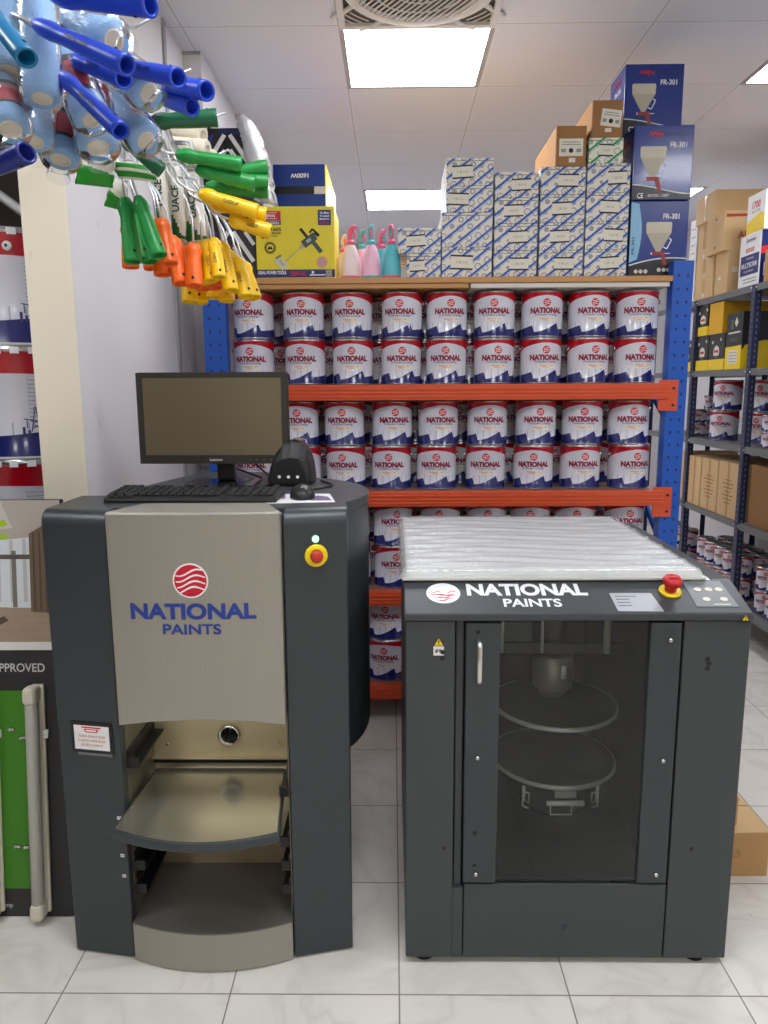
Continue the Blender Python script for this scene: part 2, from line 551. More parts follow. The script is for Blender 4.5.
LAMP = 9.0
EXPOSURE = 1.15
HANDLES = [
    ((-0.438, 1.05, 1.915), (-0.296, 1.0, 1.88), 0.0145, 'blue'),
    ((-0.464, 1.05, 1.883), (-0.323, 0.98, 1.804), 0.0130, 'blue'),
    ((-0.448, 1.08, 1.834), (-0.349, 1.02, 1.742), 0.0120, 'blue'),
    ((-0.443, 1.3, 1.93), (-0.325, 1.22, 1.881), 0.0153, 'blue'),
    ((-0.429, 1.42, 1.954), (-0.31, 1.34, 1.906), 0.0168, 'blue'),
    ((-0.436, 1.44, 1.939), (-0.346, 1.38, 1.895), 0.0162, 'blue'),
    ((-0.467, 1.18, 1.892), (-0.375, 1.12, 1.842), 0.0140, 'blue'),
    ((-0.475, 0.95, 1.856), (-0.409, 0.9, 1.781), 0.0119, 'teal'),
    ((-0.522, 0.98, 1.679), (-0.436, 0.94, 1.694), 0.0130, 'navy'),
    ((-0.445, 1.46, 1.898), (-0.325, 1.48, 1.911), 0.0179, 'darkgreen'),
    ((-0.502, 1.47, 1.874), (-0.436, 1.49, 1.821), 0.0160, 'darkgreen'),
    ((-0.438, 1.6, 1.883), (-0.309, 1.62, 1.867), 0.0174, 'green'),
    ((-0.404, 1.62, 1.86), (-0.286, 1.64, 1.835), 0.0176, 'green'),
    ((-0.381, 1.72, 1.872), (-0.276, 1.74, 1.896), 0.0175, 'green'),
    ((-0.373, 1.72, 1.868), (-0.275, 1.74, 1.864), 0.0175, 'green'),
    ((-0.416, 1.75, 1.858), (-0.28, 1.77, 1.853), 0.0190, 'green'),
    ((-0.4, 1.62, 1.813), (-0.284, 1.64, 1.779), 0.0187, 'yellow'),
    ((-0.392, 1.68, 1.807), (-0.275, 1.7, 1.786), 0.0182, 'yellow'),
    ((-0.348, 1.66, 1.77), (-0.264, 1.68, 1.747), 0.0192, 'yellow'),
    ((-0.53, 1.55, 1.788), (-0.515, 1.53, 1.662), 0.0177, 'green'),
    ((-0.498, 1.53, 1.785), (-0.457, 1.51, 1.67), 0.0174, 'green'),
    ((-0.549, 1.62, 1.797), (-0.52, 1.6, 1.678), 0.0174, 'green'),
    ((-0.536, 1.63, 1.795), (-0.507, 1.61, 1.675), 0.0175, 'green'),
    ((-0.572, 1.68, 1.77), (-0.568, 1.67, 1.673), 0.0181, 'orange'),
    ((-0.545, 1.69, 1.767), (-0.525, 1.68, 1.672), 0.0182, 'orange'),
    ((-0.476, 1.6, 1.758), (-0.456, 1.58, 1.666), 0.0182, 'orange'),
    ((-0.504, 1.66, 1.769), (-0.49, 1.64, 1.653), 0.0189, 'orange'),
    ((-0.469, 1.65, 1.734), (-0.449, 1.63, 1.633), 0.0188, 'orange'),
    ((-0.463, 1.72, 1.726), (-0.458, 1.7, 1.642), 0.0185, 'orange'),
    ((-0.422, 1.64, 1.716), (-0.419, 1.62, 1.627), 0.0187, 'orange'),
    ((-0.443, 1.78, 1.724), (-0.435, 1.76, 1.639), 0.0191, 'orange'),
    ((-0.417, 1.79, 1.73), (-0.407, 1.77, 1.642), 0.0192, 'orange'),
    ((-0.418, 1.7, 1.731), (-0.412, 1.68, 1.641), 0.0160, 'yellow'),
    ((-0.397, 1.67, 1.729), (-0.39, 1.65, 1.641), 0.0157, 'yellow'),
    ((-0.382, 1.66, 1.731), (-0.37, 1.64, 1.646), 0.0156, 'yellow'),
    ((-0.378, 1.72, 1.734), (-0.358, 1.7, 1.627), 0.0185, 'yellow'),
    ((-0.372, 1.76, 1.722), (-0.346, 1.74, 1.631), 0.0189, 'yellow'),
    ((-0.352, 1.75, 1.705), (-0.331, 1.73, 1.617), 0.0188, 'yellow'),
    ((-0.348, 1.8, 1.704), (-0.322, 1.78, 1.62), 0.0193, 'yellow'),
    ((-0.487, 1.84, 1.734), (-0.482, 1.82, 1.617), 0.0198, 'yellow'),
    ((-0.468, 1.86, 1.731), (-0.464, 1.84, 1.616), 0.0200, 'yellow'),
    ((-0.432, 1.85, 1.729), (-0.427, 1.83, 1.627), 0.0186, 'yellow'),
    ((-0.401, 1.84, 1.72), (-0.394, 1.82, 1.618), 0.0198, 'yellow'),
]
SLEEVES = [
    ((-0.515, 1.12, 1.974), (-0.513, 1.08, 1.835), 0.0327, 'plain'),
    ((-0.479, 1.1, 1.944), (-0.466, 1.06, 1.796), 0.0248, 'plain'),
    ((-0.512, 1.26, 1.99), (-0.413, 1.2, 1.924), 0.0315, 'plain'),
    ((-0.486, 1.36, 1.976), (-0.395, 1.3, 1.889), 0.0305, 'label'),
    ((-0.499, 1.42, 1.922), (-0.423, 1.36, 1.835), 0.0300, 'plain'),
    ((-0.5, 1.22, 1.922), (-0.446, 1.18, 1.809), 0.0275, 'label'),
    ((-0.5, 1.32, 1.89), (-0.477, 1.28, 1.8), 0.0333, 'label'),
    ((-0.559, 1.26, 1.878), (-0.555, 1.22, 1.792), 0.0284, 'plain'),
    ((-0.549, 1.34, 1.888), (-0.549, 1.3, 1.788), 0.0303, 'label'),
    ((-0.536, 1.1, 1.83), (-0.511, 1.06, 1.758), 0.0262, 'label'),
    ((-0.527, 1.9, 2.025), (-0.448, 1.88, 2.005), 0.0255, 'cream'),
    ((-0.527, 1.86, 1.977), (-0.429, 1.84, 1.962), 0.0225, 'cream'),
    ((-0.472, 1.9, 1.962), (-0.425, 1.88, 1.951), 0.0230, 'cream'),
]
POUCHES = [
    ([(-0.594, 1.5, 1.866), (-0.525, 1.5, 1.862), (-0.535, 1.5, 1.794), (-0.608, 1.5, 1.802)], 'label'),
    ([(-0.549, 1.52, 1.85), (-0.46, 1.52, 1.839), (-0.456, 1.52, 1.809), (-0.528, 1.52, 1.817)], 'bar'),
    ([(-0.557, 1.56, 1.832), (-0.528, 1.56, 1.817), (-0.534, 1.56, 1.764), (-0.577, 1.56, 1.775)], 'label'),
    ([(-0.523, 1.7, 1.901), (-0.488, 1.7, 1.901), (-0.487, 1.7, 1.752), (-0.516, 1.7, 1.753)], 'text'),
    ([(-0.491, 1.72, 1.906), (-0.459, 1.72, 1.902), (-0.456, 1.72, 1.731), (-0.489, 1.72, 1.739)], 'text'),
    ([(-0.461, 1.74, 1.887), (-0.432, 1.74, 1.887), (-0.412, 1.74, 1.738), (-0.466, 1.74, 1.73)], 'text'),
]
# ================================================================== materials used
M_FLOOR = make_floor_mat(); M_CEIL = make_ceiling_mat()
M_WALL = make_wall_mat('white_wall', (229, 226, 228), (238, 236, 238))
M_CREAM = make_wall_mat('cream_plaster', (226, 216, 194), (234, 226, 206), 3.0)
M_DIMROOM = make_wall_mat('dim_room_brown', (52, 42, 40), (62, 50, 46))  # dark brown puts the dimness behind the drums into the colour
M_GREYWALL = make_wall_mat('far_wall', (196, 194, 196), (206, 204, 206))
M_CHAR = mat('charcoal_metal', (64, 68, 71), 0.42, 0.15, 0.03, 6, 0.03, 600)
M_CHAR2 = mat('slate_metal', (60, 66, 69), 0.38, 0.25, 0.03, 6, 0.03, 600)
M_BLACK = mat('black_plastic', (24, 24, 25), 0.42)
M_BLACKG = mat('gloss_black', (16, 16, 17), 0.12)
M_RUBBER = mat('rubber', (14, 14, 14), 0.8)
M_STEEL = mat('steel', (200, 200, 198), 0.22, 1.0)
M_CHROME = mat('chrome_wire', (215, 217, 220), 0.32, 0.9)
M_SILVER = make_brushed('brushed_silver', (162, 158, 147), 0.42, 'Z', 0.45)
M_INOX = make_brushed('stainless_sheet', (196, 186, 162), 0.28, 'X', 0.55)
M_GREYMET = mat('grey_sheet', (120, 116, 110), 0.4, 0.3)
M_ORANGE = mat('orange_steel', (216, 82, 42), 0.42, 0.0, 0.06, 10)
M_BLUE = mat('blue_steel', (22, 88, 186), 0.4, 0.0, 0.06, 10)
M_NAVY = mat('navy_steel', (28, 38, 74), 0.4, 0.0, 0.05)
M_SHELFGREY = mat('grey_shelf', (110, 110, 110), 0.5)
M_WOOD = make_wood('oak_board', (178, 126, 70), (206, 156, 98))
M_WHITE = mat('white_paint', (232, 232, 232), 0.5)
M_LWHITE = mat('letter_white', (238, 238, 238), 0.5)
M_DECK = mat('galvanised_deck', (150, 120, 110), 0.5, 0.3)
M_RED = mat('signal_red', (200, 24, 34), 0.4)
M_YEL = mat('signal_yellow', (246, 212, 20), 0.4)
M_TBLUE = mat('letter_blue', (28, 58, 142), 0.4)
M_TRED = mat('globe_red', (200, 16, 46), 0.4)
M_TIN = make_tin_mat('printed_tin', 0.1805)
M_RIM = mat('tinplate', (188, 188, 190), 0.25, 0.9)
M_MAROON = mat('letter_maroon', (140, 30, 60), 0.45)
M_TNAVY = mat('letter_navy', (50, 54, 110), 0.45)
M_TORANGE = mat('letter_orange', (224, 160, 110), 0.5)
M_CREAMLAB = mat('cream_label', (232, 224, 206), 0.5)
M_KRAFT = mat('kraft_card', (186, 146, 96), 0.75, 0, 0.06, 8, 0.15, 90)
M_KRAFT2 = mat('pale_kraft_card', (214, 180, 132), 0.75, 0, 0.06, 8, 0.15, 90)
M_KRAFTD = mat('brown_card', (156, 112, 66), 0.75, 0, 0.06, 8, 0.15, 90)
M_TAPE = mat('packing_tape', (206, 170, 116), 0.2)
M_STRIPE = make_stripe_mat('blue_stripe_card', (36, 88, 184))
M_STRIPEG = make_stripe_mat('green_stripe_card', (40, 150, 80), (226, 226, 206), (80, 140, 100))
M_LABEL = mat('paper_label', (226, 222, 206), 0.6)
M_INK = mat('print_black', (30, 30, 32), 0.6)
M_BOXBLUE = mat('blue_card', (14, 50, 138), 0.22, 0, 0.04, 10, coat=0.3)
M_BOXNAVY = mat('dark_blue_card', (12, 34, 92), 0.3)
M_BOXBLACK = mat('black_card', (20, 20, 22), 0.3)
M_SKY = mat('light_blue_print', (140, 196, 226), 0.35)
M_FUNNEL = mat('funnel_print', (208, 202, 180), 0.4)
M_FUNNELD = mat('funnel_print_shade', (186, 180, 160), 0.4)
M_GUNRED = mat('gun_print_red', (160, 46, 34), 0.4)
M_CARDYEL = mat('yellow_card', (232, 212, 38), 0.4)
M_PINK = mat('pink_plastic', (244, 110, 150), 0.3)
M_TEAL = mat('teal_plastic', (90, 190, 200), 0.3)
M_LPINK = mat('pale_pink_plastic', (244, 190, 214), 0.3)
M_BWHITE = mat('milky_plastic', (244, 224, 224), 0.3)
M_GLASS = make_film('tinted_glass', (0.86, 0.88, 0.89), 0.0, 0.0, 1, 0.0, 1.37)
M_FILM = make_film('clear_film', (0.96, 0.97, 0.98), 0.10, 0.9, 45.0, 0.12)
M_FILM2 = make_film('wrinkled_film', (0.95, 0.96, 0.97), 0.38, 0.6, 40.0, 0.18)

# ================================================================== room shell
def slab(name, lo, hi, m):
    mb = MB(); mb.box(lo, hi, m); return struct(mb.build(name))
slab('floor', (-3.1, -3.1, -0.1), (2.75, 7.6, 0.0), M_FLOOR)
slab('ceiling', (-3.1, -3.1, CH), (2.75, 7.6, CH + 0.1), M_CEIL)
slab('wall_back', (-3.1, 7.5, 0), (2.75, 7.6, CH), M_GREYWALL)
slab('wall_right', (2.65, -3.1, 0), (2.75, 7.5, CH), M_GREYWALL)
slab('wall_front', (-3.1, -3.1, 0), (2.65, -3.0, CH), make_wall_mat('warm_wall', (206, 186, 150), (216, 196, 162)))
slab('wall_far_left', (-3.1, -3.0, 0), (-3.0, 7.5, CH), M_DIMROOM)
# the partition on the left: cream end face toward the camera, white side toward the machines
mb = MB(); mb.box((-0.985, 2.06, 0), (-0.86, 7.5, CH), M_WALL)
for f in mb.bm.faces:
    if f.calc_center_median().y < 2.07:
        f.material_index = mb.mi(M_CREAM)
struct(mb.build('wall_left'))
slab('wall_left_pilaster', (-0.86, 3.31, 0), (-0.785, 7.5, CH), M_WALL)
slab('dark_room_sheet', (-3.0, 2.95, 0), (-0.985, 3.0, CH), M_DIMROOM)  # dark sheet added behind the drums to stand for the dim room beyond
slab('trim_1', (-0.86, 3.02, 0), (-0.852, 3.05, CH), mat('grey_trim', (170, 168, 168), 0.6))
slab('trim_2', (-0.86, 3.300, CH - 0.010), (-0.785, 3.31, CH), mat('grey_trim', (170, 168, 168), 0.6))

# ================================================================== ceiling lamps
M_EMIT = mat('lamp_diffuser', (246, 249, 255), 0.5, emit=LAMP, var=0.0)
def ceiling_light(ix, iy, label):
    x0 = CX0 + 0.6 * ix; y0 = CY0 + 0.6 * iy
    t = thing('ceiling_light', label, 'light', (x0 + 0.3, y0 + 0.3, CH), 0, 'square ceiling light panels')
    f = MB(); M_LFR = mat('lamp_frame', (170, 170, 172), 0.6)
    a, b_ = 0.3, 0.281
    f.box((-a, -a, -0.004), (a, -b_, -0.0005), M_LFR); f.box((-a, b_, -0.004), (a, a, -0.0005), M_LFR)
    f.box((-a, -b_, -0.004), (-b_, b_, -0.0005), M_LFR); f.box((b_, -b_, -0.004), (a, b_, -0.0005), M_LFR)
    f.build('frame', t)
    d = MB(); d.box((-b_, -b_, -0.003), (b_, b_, -0.001), M_EMIT); d.build('diffuser', t)
    return t
ceiling_light(0, 0, 'large bright square ceiling light panel beside the ceiling fan')
ceiling_light(0, 4, 'square ceiling light panel above the spray bottles, farther back')
ceiling_light(3, 0, 'square ceiling light panel cut off at the right edge above the right shelving')
for ix, iy in ((0, -4), (3, -4), (-3, -4), (0, -8), (3, -8), (-3, -8), (3, 4)):
    ceiling_light(ix, iy, 'square ceiling light panel out of view behind the camera or boxes')

# ceiling fan in the panel in front of the lamp
t = thing('ceiling_fan', 'square white recessed ceiling fan with round slatted grille', 'fan', (CX0 + 0.3, CY0 - 0.3, CH))
t.scale = (1, 1, 0.6)
mb = MB()
M_FANW = mat('fan_plastic', (226, 222, 218), 0.45)
M_FAND = mat('fan_dark', (92, 84, 74), 0.6)
mb.box((-0.29, -0.29, -0.006), (0.29, 0.29, -0.0005), M_FAND)
for s in (-1, 1):
    mb.box((-0.298, s * 0.285 - 0.013, -0.03), (0.298, s * 0.285 + 0.013, -0.001), M_FANW, 0.004)
    mb.box((s * 0.285 - 0.013, -0.272, -0.03), (s * 0.285 + 0.013, 0.272, -0.001), M_FANW, 0.004)
for k in range(4):      # corner webs
    a = PI / 4 + k * PI / 2
    for q in (-0.30, 0.30):
        p = Vector((0.26 * math.cos(a + q), 0.26 * math.sin(a + q), -0.02)); p2 = Vector((0.385 * math.cos(a + q * 0.62), 0.385 * math.sin(a + q * 0.62), -0.015))
        mb.tube([p, (p + p2) / 2 + Vector((0, 0, -0.004)), p2], 0.011, M_FANW, 8)
    for rr in (0.31, 0.335, 0.36, 0.385):
        mb.tube([(rr * math.cos(a + j * 0.05), rr * math.sin(a + j * 0.05), -0.014) for j in range(-3, 4) if abs(rr * math.cos(a + j * 0.05)) < 0.285 and abs(rr * math.sin(a + j * 0.05)) < 0.285] or [(0.2, 0.2, -.01), (0.21, 0.21, -.01)], 0.003, M_FANW, 6)
mb.build('housing', t)
mb = MB()
mb.lathe([(0.232, -0.002), (0.232, -0.03), (0.245, -0.038), (0.268, -0.034), (0.278, -0.012), (0.278, -0.002)], M_FANW, 64)
mb.build('fan_ring', t)
mb = MB()
for k in range(-11, 12):        # slats bowed across the opening
    x = k * 0.0205
    h = math.sqrt(max(0, 0.235 ** 2 - x * x))
    M = Matrix.Rotation(0.55, 4, 'Z')
    pts = [M @ Vector((x, h * u, -0.030 - 0.012 * (1 - (x * x + (h * u) ** 2) / 0.0552))) for u in (-1, -0.5, 0, 0.5, 1)]
    mb.tube(pts, 0.0042, M_FANW, 6)
for rr in (0.09, 0.16, 0.215):
    mb.tube([(rr * math.cos(2 * PI * j / 40), rr * math.sin(2 * PI * j / 40), -0.030 - 0.012 * (1 - rr * rr / 0.0552)) for j in range(41)], 0.003, M_FANW, 6)
mb.build('grille', t)
mb = MB(); mb.lathe([(0, -0.050), (0.03, -0.050), (0.05, -0.046), (0.055, -0.036), (0.055, -0.03)], M_FANW, 32, Matrix.Diagonal((1.25, 0.9, 1, 1)))
mb.box((-0.018, -0.006, -0.0512), (0.018, 0.006, -0.0498), M_FAND)
mb.build('center_cap', t)

# ================================================================== paint tin
TINH, TINR = 0.1805, 0.083
def bend_to(r, z0, ang=0.0):
    def f(p):
        th = p.x / r + ang
        rr = r + p.z
        return Vector((rr * math.sin(th), -rr * math.cos(th), z0 + p.y))
    return f
def tin_label_mesh(r, h, name='label_print'):
    mb = MB()
    s = h / 0.183
    add_text(mb, 'NATIONAL', None, 0.134 * s, 0.0215 * s, M_MAROON, 0.0006, 0.07, bend=bend_to(r, 0.1045 * s), res=2)
    add_text(mb, 'Protective Coatings', None, 0.092 * s, 0.0085 * s, M_TNAVY, 0.0006, 0.012, bend=bend_to(r, 0.0875 * s), res=1)
    # globe
    n = 20
    def patch(poly, m, th):
        f_ = bend_to(r, 0, 0)
        vs = [mb.bm.verts.new(f_(Vector((x, y, th)))) for x, y in poly]
        fc = mb.bm.faces.new(vs); fc.material_index = mb.mi(m)
    cy = 0.134 * s; R = 0.0155 * s
    patch([(R * math.cos(2 * PI * k / n), cy + R * math.sin(2 * PI * k / n)) for k in range(n)], M_TRED, 0.0005)
    for y0 in (0.42, 0.0, -0.42):
        up = [(x / 6 * R * 0.86, cy + R * (y0 + 0.07 + 0.12 * math.sin(x * 0.55))) for x in range(-5, 6)]
        dn = [(x / 6 * R * 0.86, cy + R * (y0 - 0.07 + 0.12 * math.sin(x * 0.55))) for x in range(5, -6, -1)]
        patch(up + dn, M_LWHITE, 0.0009)
    patch([(-0.036 * s, 0.0605 * s), (-0.012 * s, 0.0605 * s), (0.012 * s, 0.0605 * s), (0.036 * s, 0.0605 * s), (0.036 * s, 0.0775 * s), (0.012 * s, 0.0775 * s), (-0.012 * s, 0.0775 * s), (-0.036 * s, 0.0775 * s)], M_CREAMLAB, 0.0004)
    patch([(-0.028 * s, 0.070 * s), (0, 0.070 * s), (0.028 * s, 0.070 * s), (0.028 * s, 0.0735 * s), (0, 0.0735 * s), (-0.028 * s, 0.0735 * s)], M_TORANGE, 0.0008)
    patch([(-0.015 * s, 0.0635 * s), (0.015 * s, 0.0635 * s), (0.015 * s, 0.0665 * s), (-0.015 * s, 0.0665 * s)], M_TORANGE, 0.0008)
    return mb.data(name)
def tin_meshes(r, h, body_mat, handle=True):
    b = MB()
    b.lathe([(0, 0.0), (r - 0.003, 0.0), (r, 0.002), (r, 0.005), (r - 0.0015, 0.007), (r - 0.0015, h - 0.011), (r, h - 0.009), (r, h - 0.005), (r - 0.002, h - 0.003)],
            [M_RIM, M_RIM, M_RIM, body_mat, body_mat, body_mat, M_RIM, M_RIM], 40)
    body = b.data('body')
    l = MB()
    l.lathe([(r - 0.002, h - 0.003), (r - 0.003, h), (r - 0.009, h), (r - 0.012, h - 0.006), (r - 0.03, h - 0.006), (r - 0.033, h - 0.002), (0, h - 0.002)], M_RIM, 40)
    lid = l.data('lid')
    lab = tin_label_mesh(r - 0.0010, h)
    hd = None
    if handle:
        k = MB()
        for s in (-1, 1):
            k.cyl((s * (r - 0.001), 0, h * 0.76), (s * (r + 0.005), 0, h * 0.76), 0.008, M_RIM, 12)
        k.tube([((r + 0.004) * math.cos(a), (r + 0.004) * math.sin(a), h * 0.76 - 0.055 * math.sin(a)) for a in [PI * j / 16 for j in range(17)]], 0.0016, M_STEEL, 6)
        hd = k.data('wire_handle')
    return body, lid, lab, hd
TIN = tin_meshes(TINR, TINH, M_TIN)
def place_tin(ms, loc, rz, label, group, name='paint_tin'):
    t = thing(name, label, 'paint tin', loc, rz, group)
    for nm, me in zip(('body', 'lid', 'label_print', 'wire_handle'), ms):
        if me is None:
            continue
        o = bpy.data.objects.new(nm, me); COL.objects.link(o); o.parent = t
    return t

# ================================================================== blue and orange rack
RX0, RX1 = -0.739, 1.157
RYF, RYB = 2.97, 3.87
SHELF = [1.423, 0.998, 0.582, 0.174]
WT = 1.83
rack = thing('storage_rack', 'tall blue and orange steel rack filled with paint tins behind the two machines', 'rack', (0, 0, 0))
def upright(x0, x1, y0, y1, top):
    mb = MB()
    w = 0.004
    ym = y0 + w
    mb.box((x0, y0, 0.006), (x1, y0 + w, top), M_BLUE)
    mb.box((x0, ym, 0.006), (x0 + w, y1, top), M_BLUE)
    mb.box((x1 - w, ym, 0.006), (x1, y1, top), M_BLUE)
    mb.box((x0 - 0.01, y0 - 0.01, 0.0), (x1 + 0.01, y1 + 0.01, 0.006), M_BLUE)
    z = 0.08
    while z < top - 0.02:       # slot rows
        for xx in (x0 + (x1 - x0) * 0.28, x0 + (x1 - x0) * 0.72):
            mb.prism([(xx - 0.0045, y0 - 0.0006, z + 0.005), (xx + 0.0045, y0 - 0.0006, z + 0.005), (xx + 0.003, y0 - 0.0006, z - 0.006), (xx - 0.003, y0 - 0.0006, z - 0.006)], (0, 0.0005, 0), M_BOXNAVY)
        z += 0.05
    return mb.build('upright', rack)
upright(RX0, RX0 + 0.088, RYF, RYF + 0.06, 1.90)
upright(1.080, RX1, RYF, RYF + 0.06, 1.885)
upright(RX0, RX0 + 0.088, RYB - 0.06, RYB, 1.90)
upright(1.080, RX1, RYB - 0.06, RYB, 1.885)
for x in (RX0 + 0.04, 1.118):
    for z0, z1 in ((0.25, 0.75), (0.75, 1.25), (1.25, 1.70)):
        mb = MB()
        a, b_ = ((RYF + 0.05), (RYB - 0.05)) if int(z0 * 4) % 2 else ((RYB - 0.05), (RYF + 0.05))
        mb.tube([(x, a, z0), (x, b_, z1)], 0.014, M_BLUE, 4)
        mb.build('brace', rack)
def beam(z, y, s, zfix=0.0):
    """box beam with a rib and hooked end plates; s = -1 front, +1 rear"""
    mb = MB()
    mb.box((RX0 + 0.086, y - 0.02, z - 0.062), (1.084, y + 0.022, z), M_ORANGE, 0.003)
    for dz in (0.018, 0.034, 0.048):
        mb.box((RX0 + 0.086, y - 0.0235 if s < 0 else y + 0.0195, z - dz - 0.0035), (1.084, y - 0.0195 if s < 0 else y + 0.0255, z - dz + 0.0035), M_ORANGE, 0.001)
    o = mb.build('beam', rack)
    for x0, x1 in ((RX0 + 0.030, RX0 + 0.112), (1.046, 1.122)):
        e = MB()
        e.box((x0, RYF - 0.008 if s < 0 else RYB + 0.001, z - 0.108), (x1, RYF - 0.001 if s < 0 else RYB + 0.008, z + 0.012), M_ORANGE, 0.0015)
        for q in (0.2, 0.8):
            e.disc((0, 0), 0.006, front((x0 + x1) / 2 + 0.02, (RYF - 0.008) if s < 0 else RYB + 0.010, z - 0.108 + q * 0.11), 0.001, M_INK, 10)
        e.build('end_plate', o)
for z in SHELF:
    beam(z, RYF + 0.003, -1); beam(z, RYB - 0.005, 1)
    mb = MB(); mb.box((RX0 + 0.09, RYF + 0.026, z - 0.02), (1.078, RYB - 0.03, z), M_DECK); mb.build('shelf_deck', rack)
mb = MB(); mb.box((RX0 + 0.005, RYF - 0.005, WT - 0.022), (1.078, RYB - 0.02, WT), M_WOOD, 0.002)
mb.build('wooden_top', rack)
mb = MB(); mb.box((-0.60, RYF + 0.002, WT - 0.040), (0.297, RYB - 0.05, WT - 0.0225), M_WOOD, 0.002); mb.build('wooden_under_board', rack)
mb = MB(); mb.box((0.303, RYF + 0.004, WT - 0.040), (1.07, RYB - 0.05, WT - 0.0225), mat('white_board', (222, 216, 206), 0.5), 0.002); mb.build('white_under_board', rack)

SHN = ['shelf under wooden top', 'second shelf down', 'third shelf down', 'bottom shelf']
YF1, YF2 = 3.083, 3.275
def tins(level, xs, jit, group, rows=2, layers=(0, 1)):
    for i, x in enumerate(xs):
        for L in layers:
            rz = random.uniform(-0.16, 0.20)
            where = 'upper' if L else 'lower'
            dx = jit * random.uniform(-1, 1)
            place_tin(TIN, (x + dx, YF1 + random.uniform(-0.004, 0.004), SHELF[level] + 0.0008 + L * (TINH + 0.0006)), rz,
                      'paint tin, %s from left, %s front row on the %s' % (ORD[i + 1], where, SHN[level]), group)
    if rows > 1:
        for i in range(len(xs) - 1):
            for L in layers:
                x = (xs[i] + xs[i + 1]) / 2 + 0.012
                place_tin(TIN, (x, YF2, SHELF[level] + 0.0008 + L * (TINH + 0.0006)), random.uniform(-0.5, 0.5),
                          'paint tin behind the gap after %s front tin, %s layer, %s' % (ORD[i + 1], 'upper' if L else 'lower', SHN[level]), group)
tins(0, [-0.562, -0.355, -0.164, 0.036, 0.222, 0.414, 0.602, 0.791, 0.984], 0.004, 'paint tins on the shelf under the wooden top')
tins(1, [-0.574, -0.383, -0.198, -0.006, 0.182, 0.388, 0.584, 0.776, 0.974], 0.006, 'paint tins on the second shelf')
tins(2, [-0.178, 0.0, 0.202, 0.392, 0.573, 0.762, 0.968], 0.003, 'paint tins on the third shelf', 2, (1,))
tins(2, [-0.178, 0.0], 0.003, 'paint tins on the third shelf', 1, (0,))
for i, x in enumerate([0.202, 0.392, 0.573, 0.762, 0.968]):
    place_tin(TIN, (x, YF1, SHELF[2] + 0.0008), 0.0, 'paint tin, %s from left, lower front row on the %s' % (ORD[i + 3], SHN[2]), 'paint tins on the third shelf')
for x in (-0.08, 0.11, 0.31, 0.49, 0.68, 0.88):
    place_tin(TIN, (x, YF2, SHELF[2] + 0.0008), 0.0, 'hidden paint tin under the rear upper row on the third shelf down', 'paint tins on the third shelf')
tins(3, [-0.225, -0.029], 0.0, 'paint tins on the bottom shelf', 1)

WT += 0.0006
# ================================================================== goods on top of the rack
def sticker(parent, M, w, h, kind=0):
    mb = MB()
    mb.plate([(-w / 2, -h / 2), (w / 2, -h / 2), (w / 2, h / 2), (-w / 2, h / 2)], M, 0.0008, M_LABEL)
    M2 = M @ Matrix.Translation((0, 0, 0.0008))
    if kind == 0:
        for s in (-1, 1):
            mb.plate([(-w / 2, s * h * 0.46 - h * 0.06), (w / 2, s * h * 0.46 - h * 0.06), (w / 2, s * h * 0.46 + h * 0.06), (-w / 2, s * h * 0.46 + h * 0.06)], M2, 0.0004, M_INK)
        add_text(mb, '1 BOX', M2, w * 0.5, h * 0.2, mat('print_olive', (150, 146, 110), 0.6), 0.0005, 0.0, res=1)
    else:
        for yy, ww in ((0.30, 0.7), (0.16, 0.8)):
            mb.plate([(-w * ww / 2, h * yy - h * 0.025), (w * ww / 2, h * yy - h * 0.025), (w * ww / 2, h * yy + h * 0.025), (-w * ww / 2, h * yy + h * 0.025)], M2, 0.0004, mat('print_grey', (150, 150, 146), 0.6))
        mb.disc((0, -h * 0.18), h * 0.14, M2, 0.0004, M_INK, 14)
        for s in (-1, 1):
            mb.plate([(s * w * 0.42 - w * 0.1 * (s > 0) * 2 + (0 if s > 0 else 0), -h * 0.28), (s * w * 0.42 + (w * 0.2 if s < 0 else 0), -h * 0.28), (s * w * 0.42 + (w * 0.2 if s < 0 else 0), -h * 0.08), (s * w * 0.42 - (w * 0.2 if s > 0 else 0), -h * 0.08)], M2, 0.0004, mat('print_grey', (150, 150, 146), 0.6))
    return mb.build('label_sticker', parent)
def striped(x0, x1, z0, z1, label, stk=(0.45, 0.5), wide=False, y=2.995, m=None, dep=0.33, group='blue striped cartons on the rack top'):
    w = x1 - x0; h = z1 - z0
    t = thing('striped_carton', label, 'box', ((x0 + x1) / 2, y, z0), 0, group)
    mb = MB(); mb.box((-w / 2 + 0.0008, 0, 0.0006), (w / 2 - 0.0008, dep, h - 0.0006), m or M_STRIPE, 0.002)
    # lid seam
    mb.box((-w / 2 + 0.0002, -0.0006, h - 0.012), (w / 2 - 0.0002, 0.0004, h - 0.0095), mat('card_seam', (120, 118, 110), 0.7))
    mb.build('carton', t)
    if stk:
        sticker(t, front(-w / 2 + stk[0] * w, -0.0003, stk[1] * h) @ Matrix.Rotation(random.uniform(-0.07, 0.07), 4, 'Z'), w * 0.44, h * 0.46)
    return t
